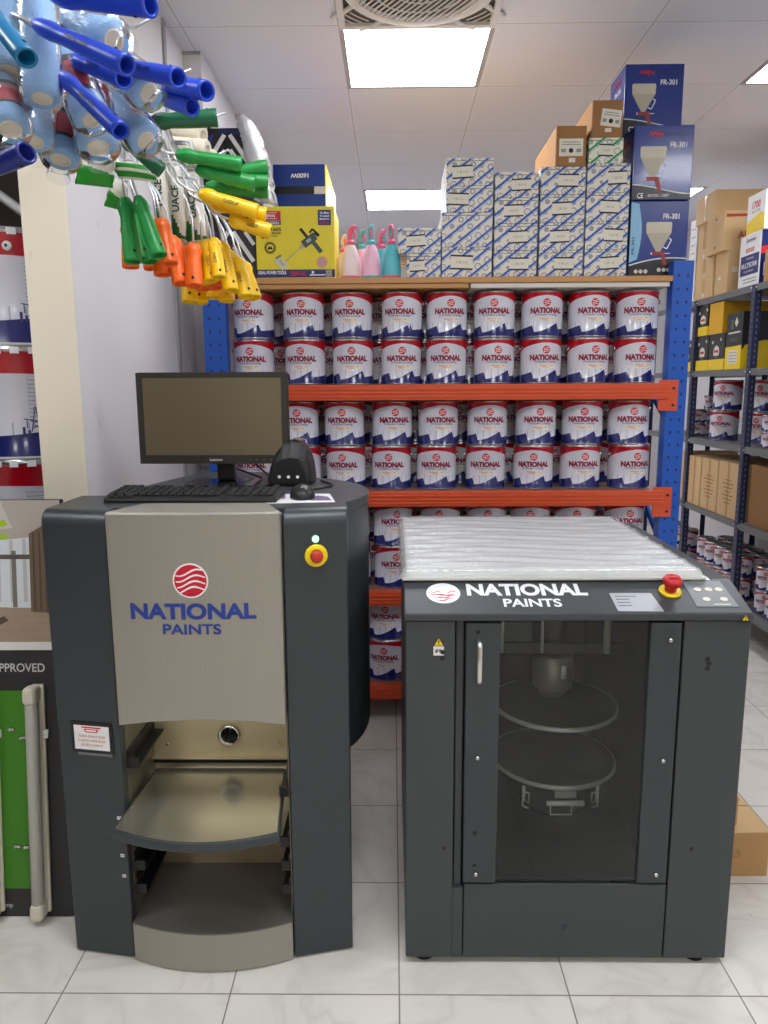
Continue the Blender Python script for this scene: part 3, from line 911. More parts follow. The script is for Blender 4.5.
STK = [('first', 0.022, 0.189, [(0.055, WT, 1.922), (0.022, 1.922, 2.016)], 0.30),
       ('second', 0.191, 0.387, [(0.191, WT, 1.945), (0.191, 1.945, 2.072), (0.207, 2.072, 2.168), (0.207, 2.168, 2.268)], 0.30),
       ('third', 0.392, 0.560, [(0.392, WT, 1.931), (0.392, 1.931, 2.030), (0.392, 2.030, 2.124), (0.392, 2.124, 2.216)], 0.5),
       ('fourth', 0.566, 0.738, [(0.566, WT, 1.931), (0.566, 1.931, 2.032), (0.566, 2.032, 2.134), (0.566, 2.134, 2.234)], 0.5),
       ('fifth', 0.742, 0.906, [(0.742, WT, 1.933), (0.742, 1.933, 2.036), (0.742, 2.036, 2.140), (0.742, 2.140, 2.245)], 0.6)]
LV = ['bottom', 'second from bottom', 'third from bottom', 'top']
for nm, x0, x1, rows, sx in STK:
    for k, (xa, z0, z1) in enumerate(rows):
        lv = 'top' if k == len(rows) - 1 else LV[k]
        sk = (sx + random.uniform(-0.08, 0.12), 0.5)
        if nm == 'second' and k == 1:
            sk = None
        if nm == 'second' and k == 0:
            sk = (0.4, 0.5)
        striped(xa, x1, z0, z1, 'blue striped carton, %s, %s stack from the left on the rack' % (lv, nm), sk)

def plain_carton(name, label, x0, x1, y0, y1, z0, z1, m, group=None, rz=0.0, seam=True, cat='box', mtop=None):
    t = thing(name, label, cat, ((x0 + x1) / 2, (y0 + y1) / 2, z0), rz, group)
    w, d, h = x1 - x0, y1 - y0, z1 - z0
    mb = MB(); mb.box((-w / 2, -d / 2, 0), (w / 2, d / 2, h), m, min(0.004, h * 0.04))
    mb.build('carton', t)
    return t, w, d, h
# brown cartons
t, w, d, h = plain_carton('brown_carton', 'long brown carton with white label on the fourth striped stack', 0.620, 0.735, 2.998, 3.42, 2.2335, 2.380, M_KRAFTD, 'long brown cartons')
sticker(t, front(0.0, -d / 2 - 0.0002, h * 0.47), 0.09, 0.062, 1)
mb = MB(); mb.plate([(-0.012, -0.008), (0.012, -0.008), (0.012, 0.008), (-0.012, 0.008)], front(0.005, -d / 2 - 0.0002, h * 0.16), 0.0008, M_LABEL); mb.build('small_sticker', t)
striped(0.744, 0.874, 2.2448, 2.336, 'green striped carton under the higher brown carton', (0.5, 0.5), m=M_STRIPEG, dep=0.36, group='green cartons')
t, w, d, h = plain_carton('brown_carton', 'long brown carton with tilted white label on the green striped carton', 0.752, 0.868, 2.998, 3.46, 2.3356, 2.468, M_KRAFTD, 'long brown cartons')
sticker(t, front(0.014, -d / 2 - 0.0002, h * 0.52) @ Matrix.Rotation(-0.12, 4, 'Z'), 0.075, 0.06, 1)
mb = MB(); mb.plate([(-0.012, -0.007), (0.012, -0.007), (0.012, 0.007), (-0.012, 0.007)], front(0.004, -d / 2 - 0.0002, h * 0.2), 0.0008, M_LABEL); mb.build('small_sticker', t)
mb = MB()
mb.sphere((0, 0, 0.016), 0.03, mat('grey_cloth', (176, 168, 158), 0.9), (1.3, 1.2, 0.55))
tag(mb.build('cloth_bundle', None, (0.50, 3.12, 2.2155)), 'small grey cloth bundle lying on the third striped stack', 'cloth')

# blue funnel-gun boxes
def funnel_art(mb, M, s, dark=True):
    """printed picture of a hopper spray gun; M local XY plane, s = picture height"""
    P = lambda pts: [(x * s, y * s) for x, y in pts]
    T = 0.0006
    mb.plate(P([(-0.30, 0.42), (-0.28, 0.46), (0.28, 0.46), (0.30, 0.42), (0.29, 0.22), (0.06, -0.18), (-0.06, -0.18), (-0.29, 0.22)]), M, T, M_FUNNEL)
    mb.plate(P([(-0.285, 0.215), (0.285, 0.215), (0.06, -0.17), (-0.06, -0.17)]), M, T * 1.5, M_FUNNELD)
    for a, b_ in (((0.24, 0.10), (0.30, 0.06)), ((0.30, 0.06), (0.20, -0.14)), ((0.20, -0.14), (0.12, -0.10))):
        dx, dy = b_[0] - a[0], b_[1] - a[1]; l = math.hypot(dx, dy); nx, ny = -dy / l * 0.012, dx / l * 0.012
        mb.plate(P([(a[0] - nx, a[1] - ny), (b_[0] - nx, b_[1] - ny), (b_[0] + nx, b_[1] + ny), (a[0] + nx, a[1] + ny)]), M, T * 2, M_LWHITE)
    mb.plate(P([(-0.055, -0.17), (0.055, -0.17), (0.055, -0.20), (-0.055, -0.20)]), M, T * 1.5, M_FUNNELD)
    mb.plate(P([(-0.14, -0.20), (0.16, -0.20), (0.16, -0.28), (-0.14, -0.28)]), M, T * 2, M_GUNRED)
    mb.plate(P([(0.06, -0.28), (0.16, -0.28), (0.22, -0.50), (0.13, -0.50)]), M, T * 2, M_GUNRED)
    mb.plate(P([(-0.17, -0.22), (-0.14, -0.22), (-0.14, -0.27), (-0.17, -0.27)]), M, T * 2, M_LWHITE)
    mb.plate(P([(0.16, -0.235), (0.28, -0.235), (0.28, -0.25), (0.16, -0.25)]), M, T * 2, M_LWHITE)
def blue_box(label, x0, x1, y0, z0, z1, kind, dep=0.22, rz=0.0):
    t = thing('spray_gun_carton', label, 'box', ((x0 + x1) / 2, y0, z0), rz, 'blue spray gun cartons')
    w, h = x1 - x0, z1 - z0
    mb = MB(); mb.box((-w / 2, 0, 0), (w / 2, dep, h), M_BOXBLUE, 0.0025); mb.build('carton', t)
    mb = MB(); F = front(0, -0.0002, 0)
    T = 0.0005
    if kind == 'text':
        bot = [(-w / 2 + 0.001, 0.001), (w / 2 - 0.001, 0.001)]
        top = [(w / 2 - 0.001 - (w - 0.002) * k / 10, h * (0.12 + 0.05 * math.cos(PI * k / 10 + PI) + 0.03 * k / 10)) for k in range(11)]
        mb.plate(bot + top, F, T, M_BOXBLACK)
        line = [(x, y + h * 0.012) for x, y in top]
        mb.plate(line + [(x, y - h * 0.004) for x, y in top[::-1]], F, T * 1.6, M_LWHITE)
        add_text(mb, 'CE', F @ Matrix.Translation((-w * 0.36, h * 0.055, T)), w * 0.10, h * 0.07, M_LWHITE, 0.0006, 0.02)
        add_text(mb, 'EN1953-1:2007', F @ Matrix.Translation((-w * 0.05, h * 0.055, T)), w * 0.36, h * 0.035, M_LWHITE, 0.0006, 0.01)
        add_text(mb, 'AMpa', F @ Matrix.Translation((-w * 0.14, h * 0.885, 0)), w * 0.27, h * 0.065, M_RED, 0.0006, 0.03, shear=0.3)
        add_text(mb, 'SPRAYER', F @ Matrix.Translation((w * 0.21, h * 0.880, 0)), w * 0.34, h * 0.045, M_BOXNAVY, 0.0006, 0.02)
        add_text(mb, 'FR-301', F @ Matrix.Translation((w * 0.245, h * 0.735, 0)), w * 0.28, h * 0.075, M_LWHITE, 0.0006, 0.02)
        funnel_art(mb, F @ Matrix.Translation((-w * 0.17, h * 0.43, 0)), h * 0.62)
    else:
        sky = [(-w / 2 + 0.001, h * 0.2), (-w / 2 + w * 0.13, h * 0.24)] + [(-w / 2 + w * (0.14 + 0.06 * math.sin(PI * k / 8)), h * (0.24 + 0.72 * k / 8)) for k in range(9)] + [(-w / 2 + 0.001, h * 0.985)]
        mb.plate(sky, F, T, M_SKY)
        ptop = [(w / 2 - 0.001 - (w - 0.002) * k / 12, h * (0.235 + 0.05 * math.sin(PI * (12 - k) / 12 * 0.9 + 0.1) - 0.08 * k / 12)) for k in range(13)]
        mb.plate([(-w / 2 + 0.001, 0.001), (w / 2 - 0.001, 0.001)] + ptop, F, T * 1.4, M_BOXBLACK)
        mb.plate([(x, y + h * 0.014) for x, y in ptop] + [(x, y - h * 0.003) for x, y in ptop[::-1]], F, T * 2, M_LWHITE)
        for k in range(3):
            mb.disc((-w * 0.37 + k * w * 0.085, h * 0.085), w * 0.035, F, T * 2.2, M_LABEL, 16)
            mb.disc((w * 0.03 + k * w * 0.085, h * 0.105), w * 0.035, F, T * 2.2, M_LABEL, 16)
        add_text(mb, 'FR-301', F @ Matrix.Translation((w * 0.20, h * 0.80, 0)), w * 0.28, h * 0.07, M_LWHITE, 0.0006, 0.02)
        add_text(mb, 'FR-301', F @ Matrix.Translation((-w * 0.44, h * 0.42, T)) @ Matrix.Rotation(PI / 2, 4, 'Z'), h * 0.22, w * 0.045, M_BOXNAVY, 0.0006, 0.02)
        funnel_art(mb, F @ Matrix.Translation((0.0, h * 0.46, 0)), h * 0.58)
    mb.build('printed_front', t)
    mb = MB(); L = leftface(-w / 2 - 0.0002, 0, 0)
    add_text(mb, 'AMpa', L @ Matrix.Translation((-dep * 0.5, h * 0.85, 0)), dep * 0.5, h * 0.06, M_RED, 0.0006, 0.03, shear=0.3)
    add_text(mb, 'FR-301', L @ Matrix.Translation((-dep * 0.45, h * 0.70, 0)), dep * 0.4, h * 0.07, M_LWHITE, 0.0006, 0.02)
    if kind == 'text':
        mb.build('printed_side', t); mb = MB()
        mb.plate([(-dep + 0.002, 0.002), (-0.002, 0.002), (-0.002, h * 0.12), (-dep + 0.002, h * 0.12)], L, 0.0006, M_BOXBLACK)
    mb.build('printed_side' if kind != 'text' else 'printed_band', t)
    return t
blue_box('lowest blue spray gun carton with pale blue edge strip, on the wooden rack top', 0.926, 1.150, 3.036, WT, 2.118, 'pic', 0.24)
blue_box('middle blue spray gun carton of the three stacked at the right rack end', 0.921, 1.147, 3.020, 2.1185, 2.386, 'text', 0.26)
blue_box('topmost blue spray gun carton, set back, nearly touching the ceiling', 0.902, 1.128, 3.110, 2.3865, 2.634, 'text', 0.20)

# yellow power-tool carton
t = thing('power_tool_carton', 'yellow power tool carton with a mixer drawing, front left on the rack top', 'box', (-0.374, 2.992, WT))
w, h, dep = 0.304, 0.268, 0.24
mb = MB(); mb.box((-w / 2, 0, 0), (w / 2, dep, h), M_CARDYEL, 0.003); mb.build('carton', t)
mb = MB(); F = front(0, -0.0002, 0)
def rect(mb, cx, cy, ww, hh, m, M=F, th=0.0006):
    mb.plate([(cx - ww / 2, cy - hh / 2), (cx + ww / 2, cy - hh / 2), (cx + ww / 2, cy + hh / 2), (cx - ww / 2, cy + hh / 2)], M, th, m)
M_CNAVY = mat('print_navy', (34, 40, 110), 0.4)
rect(mb, -0.098, 0.234, 0.088, 0.034, M_RED)
add_text(mb, 'HEWAI', F @ Matrix.Translation((-0.098, 0.234, 0.0006)), 0.045, 0.011, M_LWHITE, 0.0006, 0.03)
for s in (-1, 1):
    rect(mb, -0.098, 0.234 + s * 0.011, 0.06, 0.0018, M_LWHITE, F, 0.0012)
rect(mb, -0.098, 0.208, 0.088, 0.016, M_CNAVY)
add_text(mb, 'POWER TOOLS', F @ Matrix.Translation((-0.098, 0.208, 0.0006)), 0.076, 0.010, M_LWHITE, 0.0006, 0.03)
add_text(mb, 'R1605', F @ Matrix.Translation((-0.080, 0.184, 0)), 0.052, 0.013, M_INK, 0.0006, 0.03)
add_text(mb, '2S. MIXER', F @ Matrix.Translation((-0.080, 0.170, 0)), 0.052, 0.008, M_INK, 0.0006, 0.02)
add_text(mb, 'AC-2500W', F @ Matrix.Translation((-0.086, 0.159, 0)), 0.040, 0.006, M_INK, 0.0006, 0.0)
rect(mb, 0.114, 0.226, 0.050, 0.056, M_CNAVY)
for yy, tx in ((0.243, 'The Most'), (0.232, 'Trusted'), (0.221, 'Brand in')):
    add_text(mb, tx, F @ Matrix.Translation((0.114, yy, 0.0006)), 0.036, 0.0075, M_LWHITE, 0.0006, 0.02)
add_text(mb, 'INDIA', F @ Matrix.Translation((0.114, 0.207, 0.0006)), 0.036, 0.008, M_RED, 0.0006, 0.02)
# round seal
for r_, m_ in ((0.023, M_INK), (0.0215, M_CARDYEL), (0.020, M_INK), (0.0145, M_CARDYEL)):
    mb.disc((-0.098, 0.116), r_, F, 0.0006 + (0.023 - r_) * 0.08, m_, 30)
mb.plate([(-0.110, 0.110), (-0.086, 0.110), (-0.092, 0.121), (-0.098, 0.117), (-0.101, 0.124)], F, 0.0016, M_INK)
mb.disc((0.102, 0.062), 0.022, F, 0.0006, mat('print_rose', (226, 160, 110), 0.5), 30)
mb.disc((0.102, 0.062), 0.018, F, 0.0010, mat('print_lilac', (196, 150, 150), 0.5), 30)
# drawing of the mixer: body, two grips, shaft, paddle
M_TOOLG = mat('print_tool_grey', (70, 78, 80), 0.5)
def bar(mb, a, b_, wd, m, th=0.0010):
    dx, dy = b_[0] - a[0], b_[1] - a[1]; l = math.hypot(dx, dy); nx, ny = -dy / l * wd / 2, dx / l * wd / 2
    mb.plate([(a[0] - nx, a[1] - ny), (b_[0] - nx, b_[1] - ny), (b_[0] + nx, b_[1] + ny), (a[0] + nx, a[1] + ny)], F, th, m)
bar(mb, (0.036, 0.130), (-0.040, 0.065), 0.005, mat('print_steel', (190, 180, 130), 0.5))
bar(mb, (0.030, 0.126), (0.078, 0.160), 0.030, M_TOOLG, 0.0014)
bar(mb, (0.044, 0.136), (0.060, 0.147), 0.012, mat('print_tool_pale', (170, 180, 176), 0.5), 0.0018)
bar(mb, (0.050, 0.150), (0.020, 0.186), 0.011, M_INK, 0.0012)
bar(mb, (0.066, 0.140), (0.100, 0.098), 0.016, M_TOOLG, 0.0012)
bar(mb, (0.074, 0.170), (0.092, 0.158), 0.010, M_INK, 0.0012); bar(mb, (0.066, 0.184), (0.092, 0.162), 0.008, M_INK, 0.0014); bar(mb, (0.066, 0.184), (0.056, 0.170), 0.008, M_INK, 0.0014)
bar(mb, (0.030, 0.123), (0.018, 0.116), 0.016, mat('print_steel', (190, 180, 130), 0.5), 0.0014)
M_PAD = mat('print_paddle', (206, 204, 190), 0.5)
bar(mb, (-0.072, 0.078), (-0.040, 0.040), 0.030, M_PAD, 0.0012)
bar(mb, (-0.078, 0.076), (-0.056, 0.088), 0.008, mat('print_olive2', (130, 126, 70), 0.5), 0.0014)
bar(mb, (-0.064, 0.072), (-0.046, 0.050), 0.010, mat('print_steel', (190, 180, 130), 0.5), 0.0016)
rect(mb, 0.0, 0.020, 0.302, 0.030, M_CNAVY)
add_text(mb, 'IDEAL POWER TOOLS', F @ Matrix.Translation((-0.092, 0.024, 0.0006)), 0.108, 0.012, M_LWHITE, 0.0006, 0.03)
add_text(mb, '220V-50', F @ Matrix.Translation((0.008, 0.020, 0.0006)), 0.06, 0.016, M_RED, 0.0006, 0.03)
rect(mb, 0.066, 0.024, 0.009, 0.009, M_LWHITE, F, 0.0010); rect(mb, 0.084, 0.014, 0.06, 0.004, M_LWHITE, F, 0.0010); rect(mb, 0.128, 0.020, 0.024, 0.026, mat('print_grey', (150, 150, 146), 0.6), F, 0.0010)
mb.build('printed_front', t)

# open blue display carton behind it
t = thing('display_carton', 'open blue and yellow carton with brown rolls inside, behind the yellow carton', 'box', (-0.388, 3.30, WT))
mb = MB(); w, d_, h = 0.222, 0.54, 0.60
h = 2.335 - WT
mb.box((w / 2 - 0.004, 0, 0), (w / 2, d_, h), M_CARDYEL); mb.box((-w / 2, 0, 0), (-w / 2 + 0.004, d_, h), M_BOXBLUE)
mb.box((-w / 2 + 0.004, d_ - 0.004, 0), (w / 2 - 0.004, d_, h), M_KRAFT2); mb.box((-w / 2 + 0.004, 0, 0), (w / 2 - 0.004, d_ - 0.004, 0.004), M_KRAFT2)
mb.box((-w / 2 + 0.004, 0, h - 0.004), (w / 2 - 0.004, d_ - 0.004, h), M_BOXBLUE)
mb.box((-w / 2 + 0.004, 0, h - 0.088), (w / 2 - 0.004, 0.004, h - 0.004), M_BOXBLUE)
mb.box((-w / 2 + 0.004, 0, h - 0.176), (w / 2 - 0.004, 0.004, h - 0.118), M_BOXBLUE)
mb.box((w / 2 - 0.05, 0, h - 0.118), (w / 2 - 0.004, 0.004, h - 0.088), mat('print_pale', (196, 186, 186), 0.5))
mb.box((-w / 2 + 0.004, 0.003, h - 0.118), (w / 2 - 0.05, 0.005, h - 0.088), M_BOXBLACK)
mb.box((-w / 2 + 0.004, 0, 0.004), (w / 2 - 0.004, 0.004, 0.2), M_CARDYEL)
mb.build('carton', t)
mb = MB(); add_text(mb, '1600W', front(0.0, -0.0003, h - 0.045) @ Matrix.Rotation(PI, 4, 'Z'), 0.075, 0.018, M_LWHITE, 0.0006, 0.02); mb.build('lettering', t)
for k, (x, z, l) in enumerate(((-0.045, 0.30, 'left brown paper roll inside the open blue carton'), (0.048, 0.31, 'right brown paper roll inside the open blue carton'))):
    mb = MB()
    mb.lathe([(0.012, 0.0), (0.040, 0.0), (0.043, 0.004), (0.043, 0.3), (0.012, 0.3)], M_KRAFT, 24, Matrix.Rotation(-PI / 2, 4, 'X'))
    mb.lathe([(0.012, 0.3), (0.012, 0.0)], M_KRAFTD, 20, Matrix.Rotation(-PI / 2, 4, 'X'))
    tag(mb.build('paper_roll', None, (-0.388 + x, 3.32, WT + 0.2445)), l, 'roll', 'brown rolls in the open carton')
# roll support tray (part of the carton)
mb = MB(); mb.box((-0.106, 0.02, 0.18), (0.106, 0.5, 0.2005), M_KRAFT2); mb.build('inner_tray', t)

# black carton with white chevron bars, wrapped in clear film
t = thing('chevron_carton', 'tall black carton with white chevron bars, half behind the green and yellow handles', 'box', (-0.632, 3.037, WT))
w, h, dep = 0.198, 0.565, 0.2
mb = MB(); mb.box((-w / 2, 0, 0), (w / 2, dep, h), M_BOXBLACK, 0.003); mb.build('carton', t)
mb = MB(); F2 = front(0, -0.0003, 0)
def bar2(a, b_, wd, m):
    dx, dy = b_[0] - a[0], b_[1] - a[1]; l = math.hypot(dx, dy); nx, ny = -dy / l * wd / 2, dx / l * wd / 2
    mb.plate([(a[0] - nx, a[1] - ny), (b_[0] - nx, b_[1] - ny), (b_[0] + nx, b_[1] + ny), (a[0] + nx, a[1] + ny)], F2, 0.0008, m)
for z0 in (0.485, 0.13):
    for k, (l1) in enumerate((0.0, 0.036)):
        L_ = 0.112 - k * 0.035
        for s_ in (-1, 1):
            bar2((s_ * 0.010, z0 + 0.055 - k * 0.055), (s_ * (0.010 + L_ * 0.68), z0 + 0.055 - k * 0.055 - L_ * 1.0), 0.016, M_LWHITE)
    bar2((0.056, z0 + 0.055), (0.090, z0 + 0.006), 0.014, M_LWHITE)
    bar2((-0.054, z0 + 0.055), (-0.09, z0 + 0.008), 0.012, M_TBLUE)
    bar2((-0.03, z0 + 0.085 if z0 < 0.3 else z0 + 0.07), (0.05, z0 + 0.07 if z0 < 0.3 else z0 + 0.062), 0.016, M_BOXNAVY)
    mb.build('printed_chevrons', t); mb = MB()
mb.bm.free()
# loose clear film sheet bulging over its right side
def film_sheet(name, label, pts_top, pts_bot, rows, m, loc, amp=0.008, cat='plastic film', seed=3, solid=0.0012):
    rnd = random.Random(seed)
    mb = MB()
    n = len(pts_top)
    grid = []
    for i in range(rows + 1):
        t_ = i / rows
        row = []
        for j in range(n):
            p = Vector(pts_top[j]).lerp(Vector(pts_bot[j]), t_)
            p += Vector((rnd.uniform(-amp, amp), rnd.uniform(-amp, amp), rnd.uniform(-amp, amp) * 0.5))
            row.append(mb.bm.verts.new(p))
        grid.append(row)
    for i in range(rows):
        for j in range(n - 1):
            f = mb.bm.faces.new((grid[i][j], grid[i][j + 1], grid[i + 1][j + 1], grid[i + 1][j])); f.smooth = True
            f.material_index = mb.mi(m)
    o = mb.build(name, None, loc)
    md = o.modifiers.new('thick', 'SOLIDIFY'); md.thickness = solid
    return tag(o, label, cat)
film_sheet('plastic_bag', 'crumpled clear plastic sheet hanging over the right of the black chevron carton',
           [(0.055, -0.02, 0.59), (0.080, -0.015, 0.60), (0.105, 0.03, 0.60), (0.125, 0.12, 0.575)],
           [(0.118, -0.02, 0.285), (0.140, -0.012, 0.28), (0.17, 0.02, 0.28), (0.195, 0.09, 0.285)], 14, M_FILM2, (-0.640, 2.995, WT), 0.007)
# white paper-lined bag poking out between the cartons
mb = MB()
rnd = random.Random(5)
prof = [(0.0, 0.0), (0.045, 0.0), (0.058, 0.06), (0.056, 0.16), (0.060, 0.24), (0.050, 0.295), (0.02, 0.31), (0.0, 0.30)]
vs = mb.lathe(prof, mat('white_bag', (226, 228, 230), 0.3, 0, 0.05, 20, 0.9, 60), 18, Matrix.Diagonal((0.85, 0.45, 1, 1)))
for v in vs:
    v.co += Vector((rnd.uniform(-.004, .004), rnd.uniform(-.004, .004), rnd.uniform(-.004, .004)))
o = tag(mb.build('white_bag', None, (-0.472, 3.2632, WT)), 'crumpled white bag with a red mark standing behind the yellow carton', 'bag')
mb = MB(); mb.plate([(-0.016, 0), (0.012, 0), (0.012, 0.012), (0.006, 0.045), (0.0, 0.016), (-0.014, 0.010)], front(0.0, -0.0275, 0.268), 0.001, M_RED); mb.build('red_mark', o)

# spray bottles
def bottle(label, x, y, body, ring, head, trig, rz=0.0, sc=1.0, group='plastic spray bottles'):
    t = thing('spray_bottle', label, 'bottle', (x, y, WT + 0.0006), rz, group)
    s = sc * 0.94
    mb = MB()
    mb.lathe([(0, 0.0), (0.037 * s, 0.0), (0.040 * s, 0.003), (0.040 * s, 0.012 * s)], ring, 28); mb.build('base_ring', t)
    mb = MB()
    mb.lathe([(0.040 * s, 0.012 * s), (0.0395 * s, 0.05 * s), (0.036 * s, 0.085 * s), (0.030 * s, 0.110 * s), (0.021 * s, 0.132 * s), (0.015 * s, 0.140 * s), (0.0, 0.141 * s)], body, 28); mb.build('bottle_body', t)
    mb = MB()
    mb.lathe([(0.0, 0.139 * s), (0.017 * s, 0.139 * s), (0.0175 * s, 0.152 * s), (0.013 * s, 0.158 * s), (0, 0.158 * s)], ring, 24); mb.build('collar', t)
    mb = MB()
    mb.tube([(0, 0, 0.156 * s), (0, 0.004 * s, 0.18 * s), (0, 0.0, 0.196 * s), (0, -0.016 * s, 0.208 * s), (0, -0.034 * s, 0.206 * s)], [0.010 * s, 0.011 * s, 0.0125 * s, 0.0105 * s, 0.006 * s], head, 12)
    mb.build('spray_head', t)
    mb = MB()
    mb.tube([(0, -0.014 * s, 0.197 * s), (0, -0.026 * s, 0.180 * s), (0, -0.024 * s, 0.162 * s)], [0.006 * s, 0.005 * s, 0.004 * s], trig, 8)
    mb.build('trigger', t)
bottle('white spray bottle with pink head, nearest the yellow carton', -0.163, 3.035, M_BWHITE, M_PINK, M_PINK, M_PINK, 0.9)
bottle('pale pink spray bottle with teal head in the middle of the front row', -0.083, 3.035, M_LPINK, M_TEAL, M_TEAL, M_PINK, 0.1)
bottle('blue spray bottle with pink head beside the striped cartons', -0.003, 3.030, M_TEAL, M_PINK, M_PINK, M_TEAL, -0.1)
bottle('spray bottle with teal head behind the white and pale pink bottles', -0.122, 3.125, M_LPINK, M_TEAL, M_TEAL, M_PINK, 0.4)
bottle('spray bottle with pink head behind the pale pink and blue bottles', -0.043, 3.125, M_TEAL, M_PINK, M_PINK, M_TEAL, 0.5)
bottle('mostly hidden spray bottle in the back row beside the yellow carton', -0.195, 3.135, M_BWHITE, M_PINK, M_BWHITE, M_PINK, 0.3, 0.92)
# ================================================================== tinting machine (left)
TZ = 1.14
tm = thing('tinting_machine', 'tall dark grey paint tinting machine with silver front panel, left of the mixer', 'machine', (0, 0, 0))
def cheek(x0, y0, x1, y1, yb, name='side_panel', rad=0.035, back1=None):
    """upright side panel whose front face runs from (x0,y0) to (x1,y1); rounded top front edge"""
    mb = MB()
    def outline(x, y, xb=None):
        xb = x if xb is None else xb
        pts = [(xb, yb, 0.004), (x, y, 0.004), (x, y, TZ - rad)]
        for k in range(1, 9):
            a = PI / 2 * k / 8
            pts.append((x, y + rad * (1 - math.cos(a)), TZ - rad + rad * math.sin(a)))
        pts.append((xb, yb, TZ))
        return pts
    mb.loft(outline(x0, y0), outline(x1, y1, back1), M_CHAR2)
    o = mb.build(name, tm)
    md = o.modifiers.new('bev', 'BEVEL'); md.width = 0.004; md.segments = 2; md.limit_method = 'ANGLE'; md.angle_limit = 0.9
    for f in o.data.polygons:
        f.use_smooth = True
    md2 = o.modifiers.new('wn', 'WEIGHTED_NORMAL')
    return o
cl_ = cheek(-0.811, 1.668, -0.652, 1.641, 1.90)
cr_ = cheek(-0.250, 1.643, -0.106, 1.676, 1.90, back1=-0.128)
# printed sticker in its recessed frame
def face_M(x0, y0, x1, y1, x, z, off=0.0):
    """local XY plane on a cheek's front face"""
    d = Vector((x1 - x0, y1 - y0, 0)).normalized(); up = Vector((0, 0, 1)); n = d.cross(up)
    f = (x - x0) / (x1 - x0); p = Vector((x, y0 + (y1 - y0) * f, z)) + n * off
    return Matrix(((d.x, up.x, n.x, p.x), (d.y, up.y, n.y, p.y), (d.z, up.z, n.z, p.z), (0, 0, 0, 1)))
ML = face_M(-0.811, 1.668, -0.652, 1.641, -0.722, 0.590)
mb = MB()
R4 = lambda w, h: [(-w / 2, -h / 2), (w / 2, -h / 2), (w / 2, h / 2), (-w / 2, h / 2)]
mb.plate(R4(0.108, 0.078), ML, 0.003, M_BLACK); mb.plate(R4(0.09, 0.006), ML @ Matrix.Translation((0.006, -0.042, 0)), 0.004, M_SHELFGREY)
fr_ = mb.build('sticker_frame', cl_)
mb = MB(); MLs = ML @ Matrix.Translation((0, 0, 0.003))
mb.plate(R4(0.091, 0.061), MLs, 0.0008, M_LWHITE)
Mt = MLs @ Matrix.Translation((0, 0, 0.0008))
mb.plate([(-0.026, 0.028), (0.026, 0.028), (0.024, 0.0245), (-0.024, 0.0245)], Mt, 0.0004, M_RED)
mb.plate([(-0.019, 0.0225), (0.019, 0.0225), (0.015, 0.014), (-0.015, 0.014)], Mt, 0.0004, M_RED)
mb.plate([(-0.014, 0.0205), (0.014, 0.0205), (0.013, 0.0165), (-0.013, 0.0165)], Mt, 0.0006, M_LWHITE)
for yy, tx, ww in ((0.004, 'TURN SPRAY END', 0.070), (-0.007, 'CHECK NOZZLES', 0.070), (-0.018, 'LEVELS DAILY', 0.056)):
    add_text(mb, tx, Mt @ Matrix.Translation((0, yy, 0)), ww, 0.0058, mat('sticker_red', (190, 90, 80), 0.5), 0.0004, 0.01)
mb.build('warning_sticker', cl_)
for x, z in ((-0.668, 0.385), (-0.666, 0.285), (-0.665, 0.230)):
    mb = MB(); Mx = face_M(-0.811, 1.668, -0.652, 1.641, x, z)
    mb.plate(R4(0.010, 0.0022), Mx @ Matrix.Translation((0, 0.003, 0)), 0.001, M_LWHITE); mb.plate(R4(0.010, 0.0022), Mx @ Matrix.Translation((0, -0.003, 0)), 0.001, M_LWHITE)
    for q in (-0.004, 0, 0.004):
        mb.plate(R4(0.0016, 0.008), Mx @ Matrix.Translation((q, 0, 0)), 0.0012, M_LWHITE)
    mb.build('level_mark', cl_)
# indicator and stop button on the right panel
MR = face_M(-0.250, 1.643, -0.106, 1.676, -0.177, 1.034)
mb = MB(); Rz = MR
mb.lathe([(0, 0), (0.0265, 0), (0.0265, 0.004), (0.024, 0.007), (0.015, 0.007)], M_YEL, 32, Rz); e_ = mb.build('stop_button_base', cr_); e_['label'] = 'yellow ring of the stop button'
mb = MB(); mb.lathe([(0.0, 0.024), (0.010, 0.024), (0.0145, 0.019), (0.0145, 0.012), (0.010, 0.007)], mat('button_red', (196, 50, 40), 0.35), 28, Rz); e_ = mb.build('stop_button', cr_); e_['label'] = 'red stop button'
MG = face_M(-0.250, 1.643, -0.106, 1.676, -0.178, 1.073)
mb = MB(); mb.lathe([(0, 0.0), (0.0095, 0.0), (0.0095, 0.003), (0.0075, 0.004)], mat('lamp_green_rim', (30, 150, 90), 0.3), 24, MG)
mb.lathe([(0.0, 0.0075), (0.004, 0.007), (0.0075, 0.004)], mat('green_lamp', (120, 255, 190), 0.3, emit=4.0, var=0), 24, MG)
e_ = mb.build('indicator_lamp', cr_); e_['label'] = 'lit green indicator lamp'

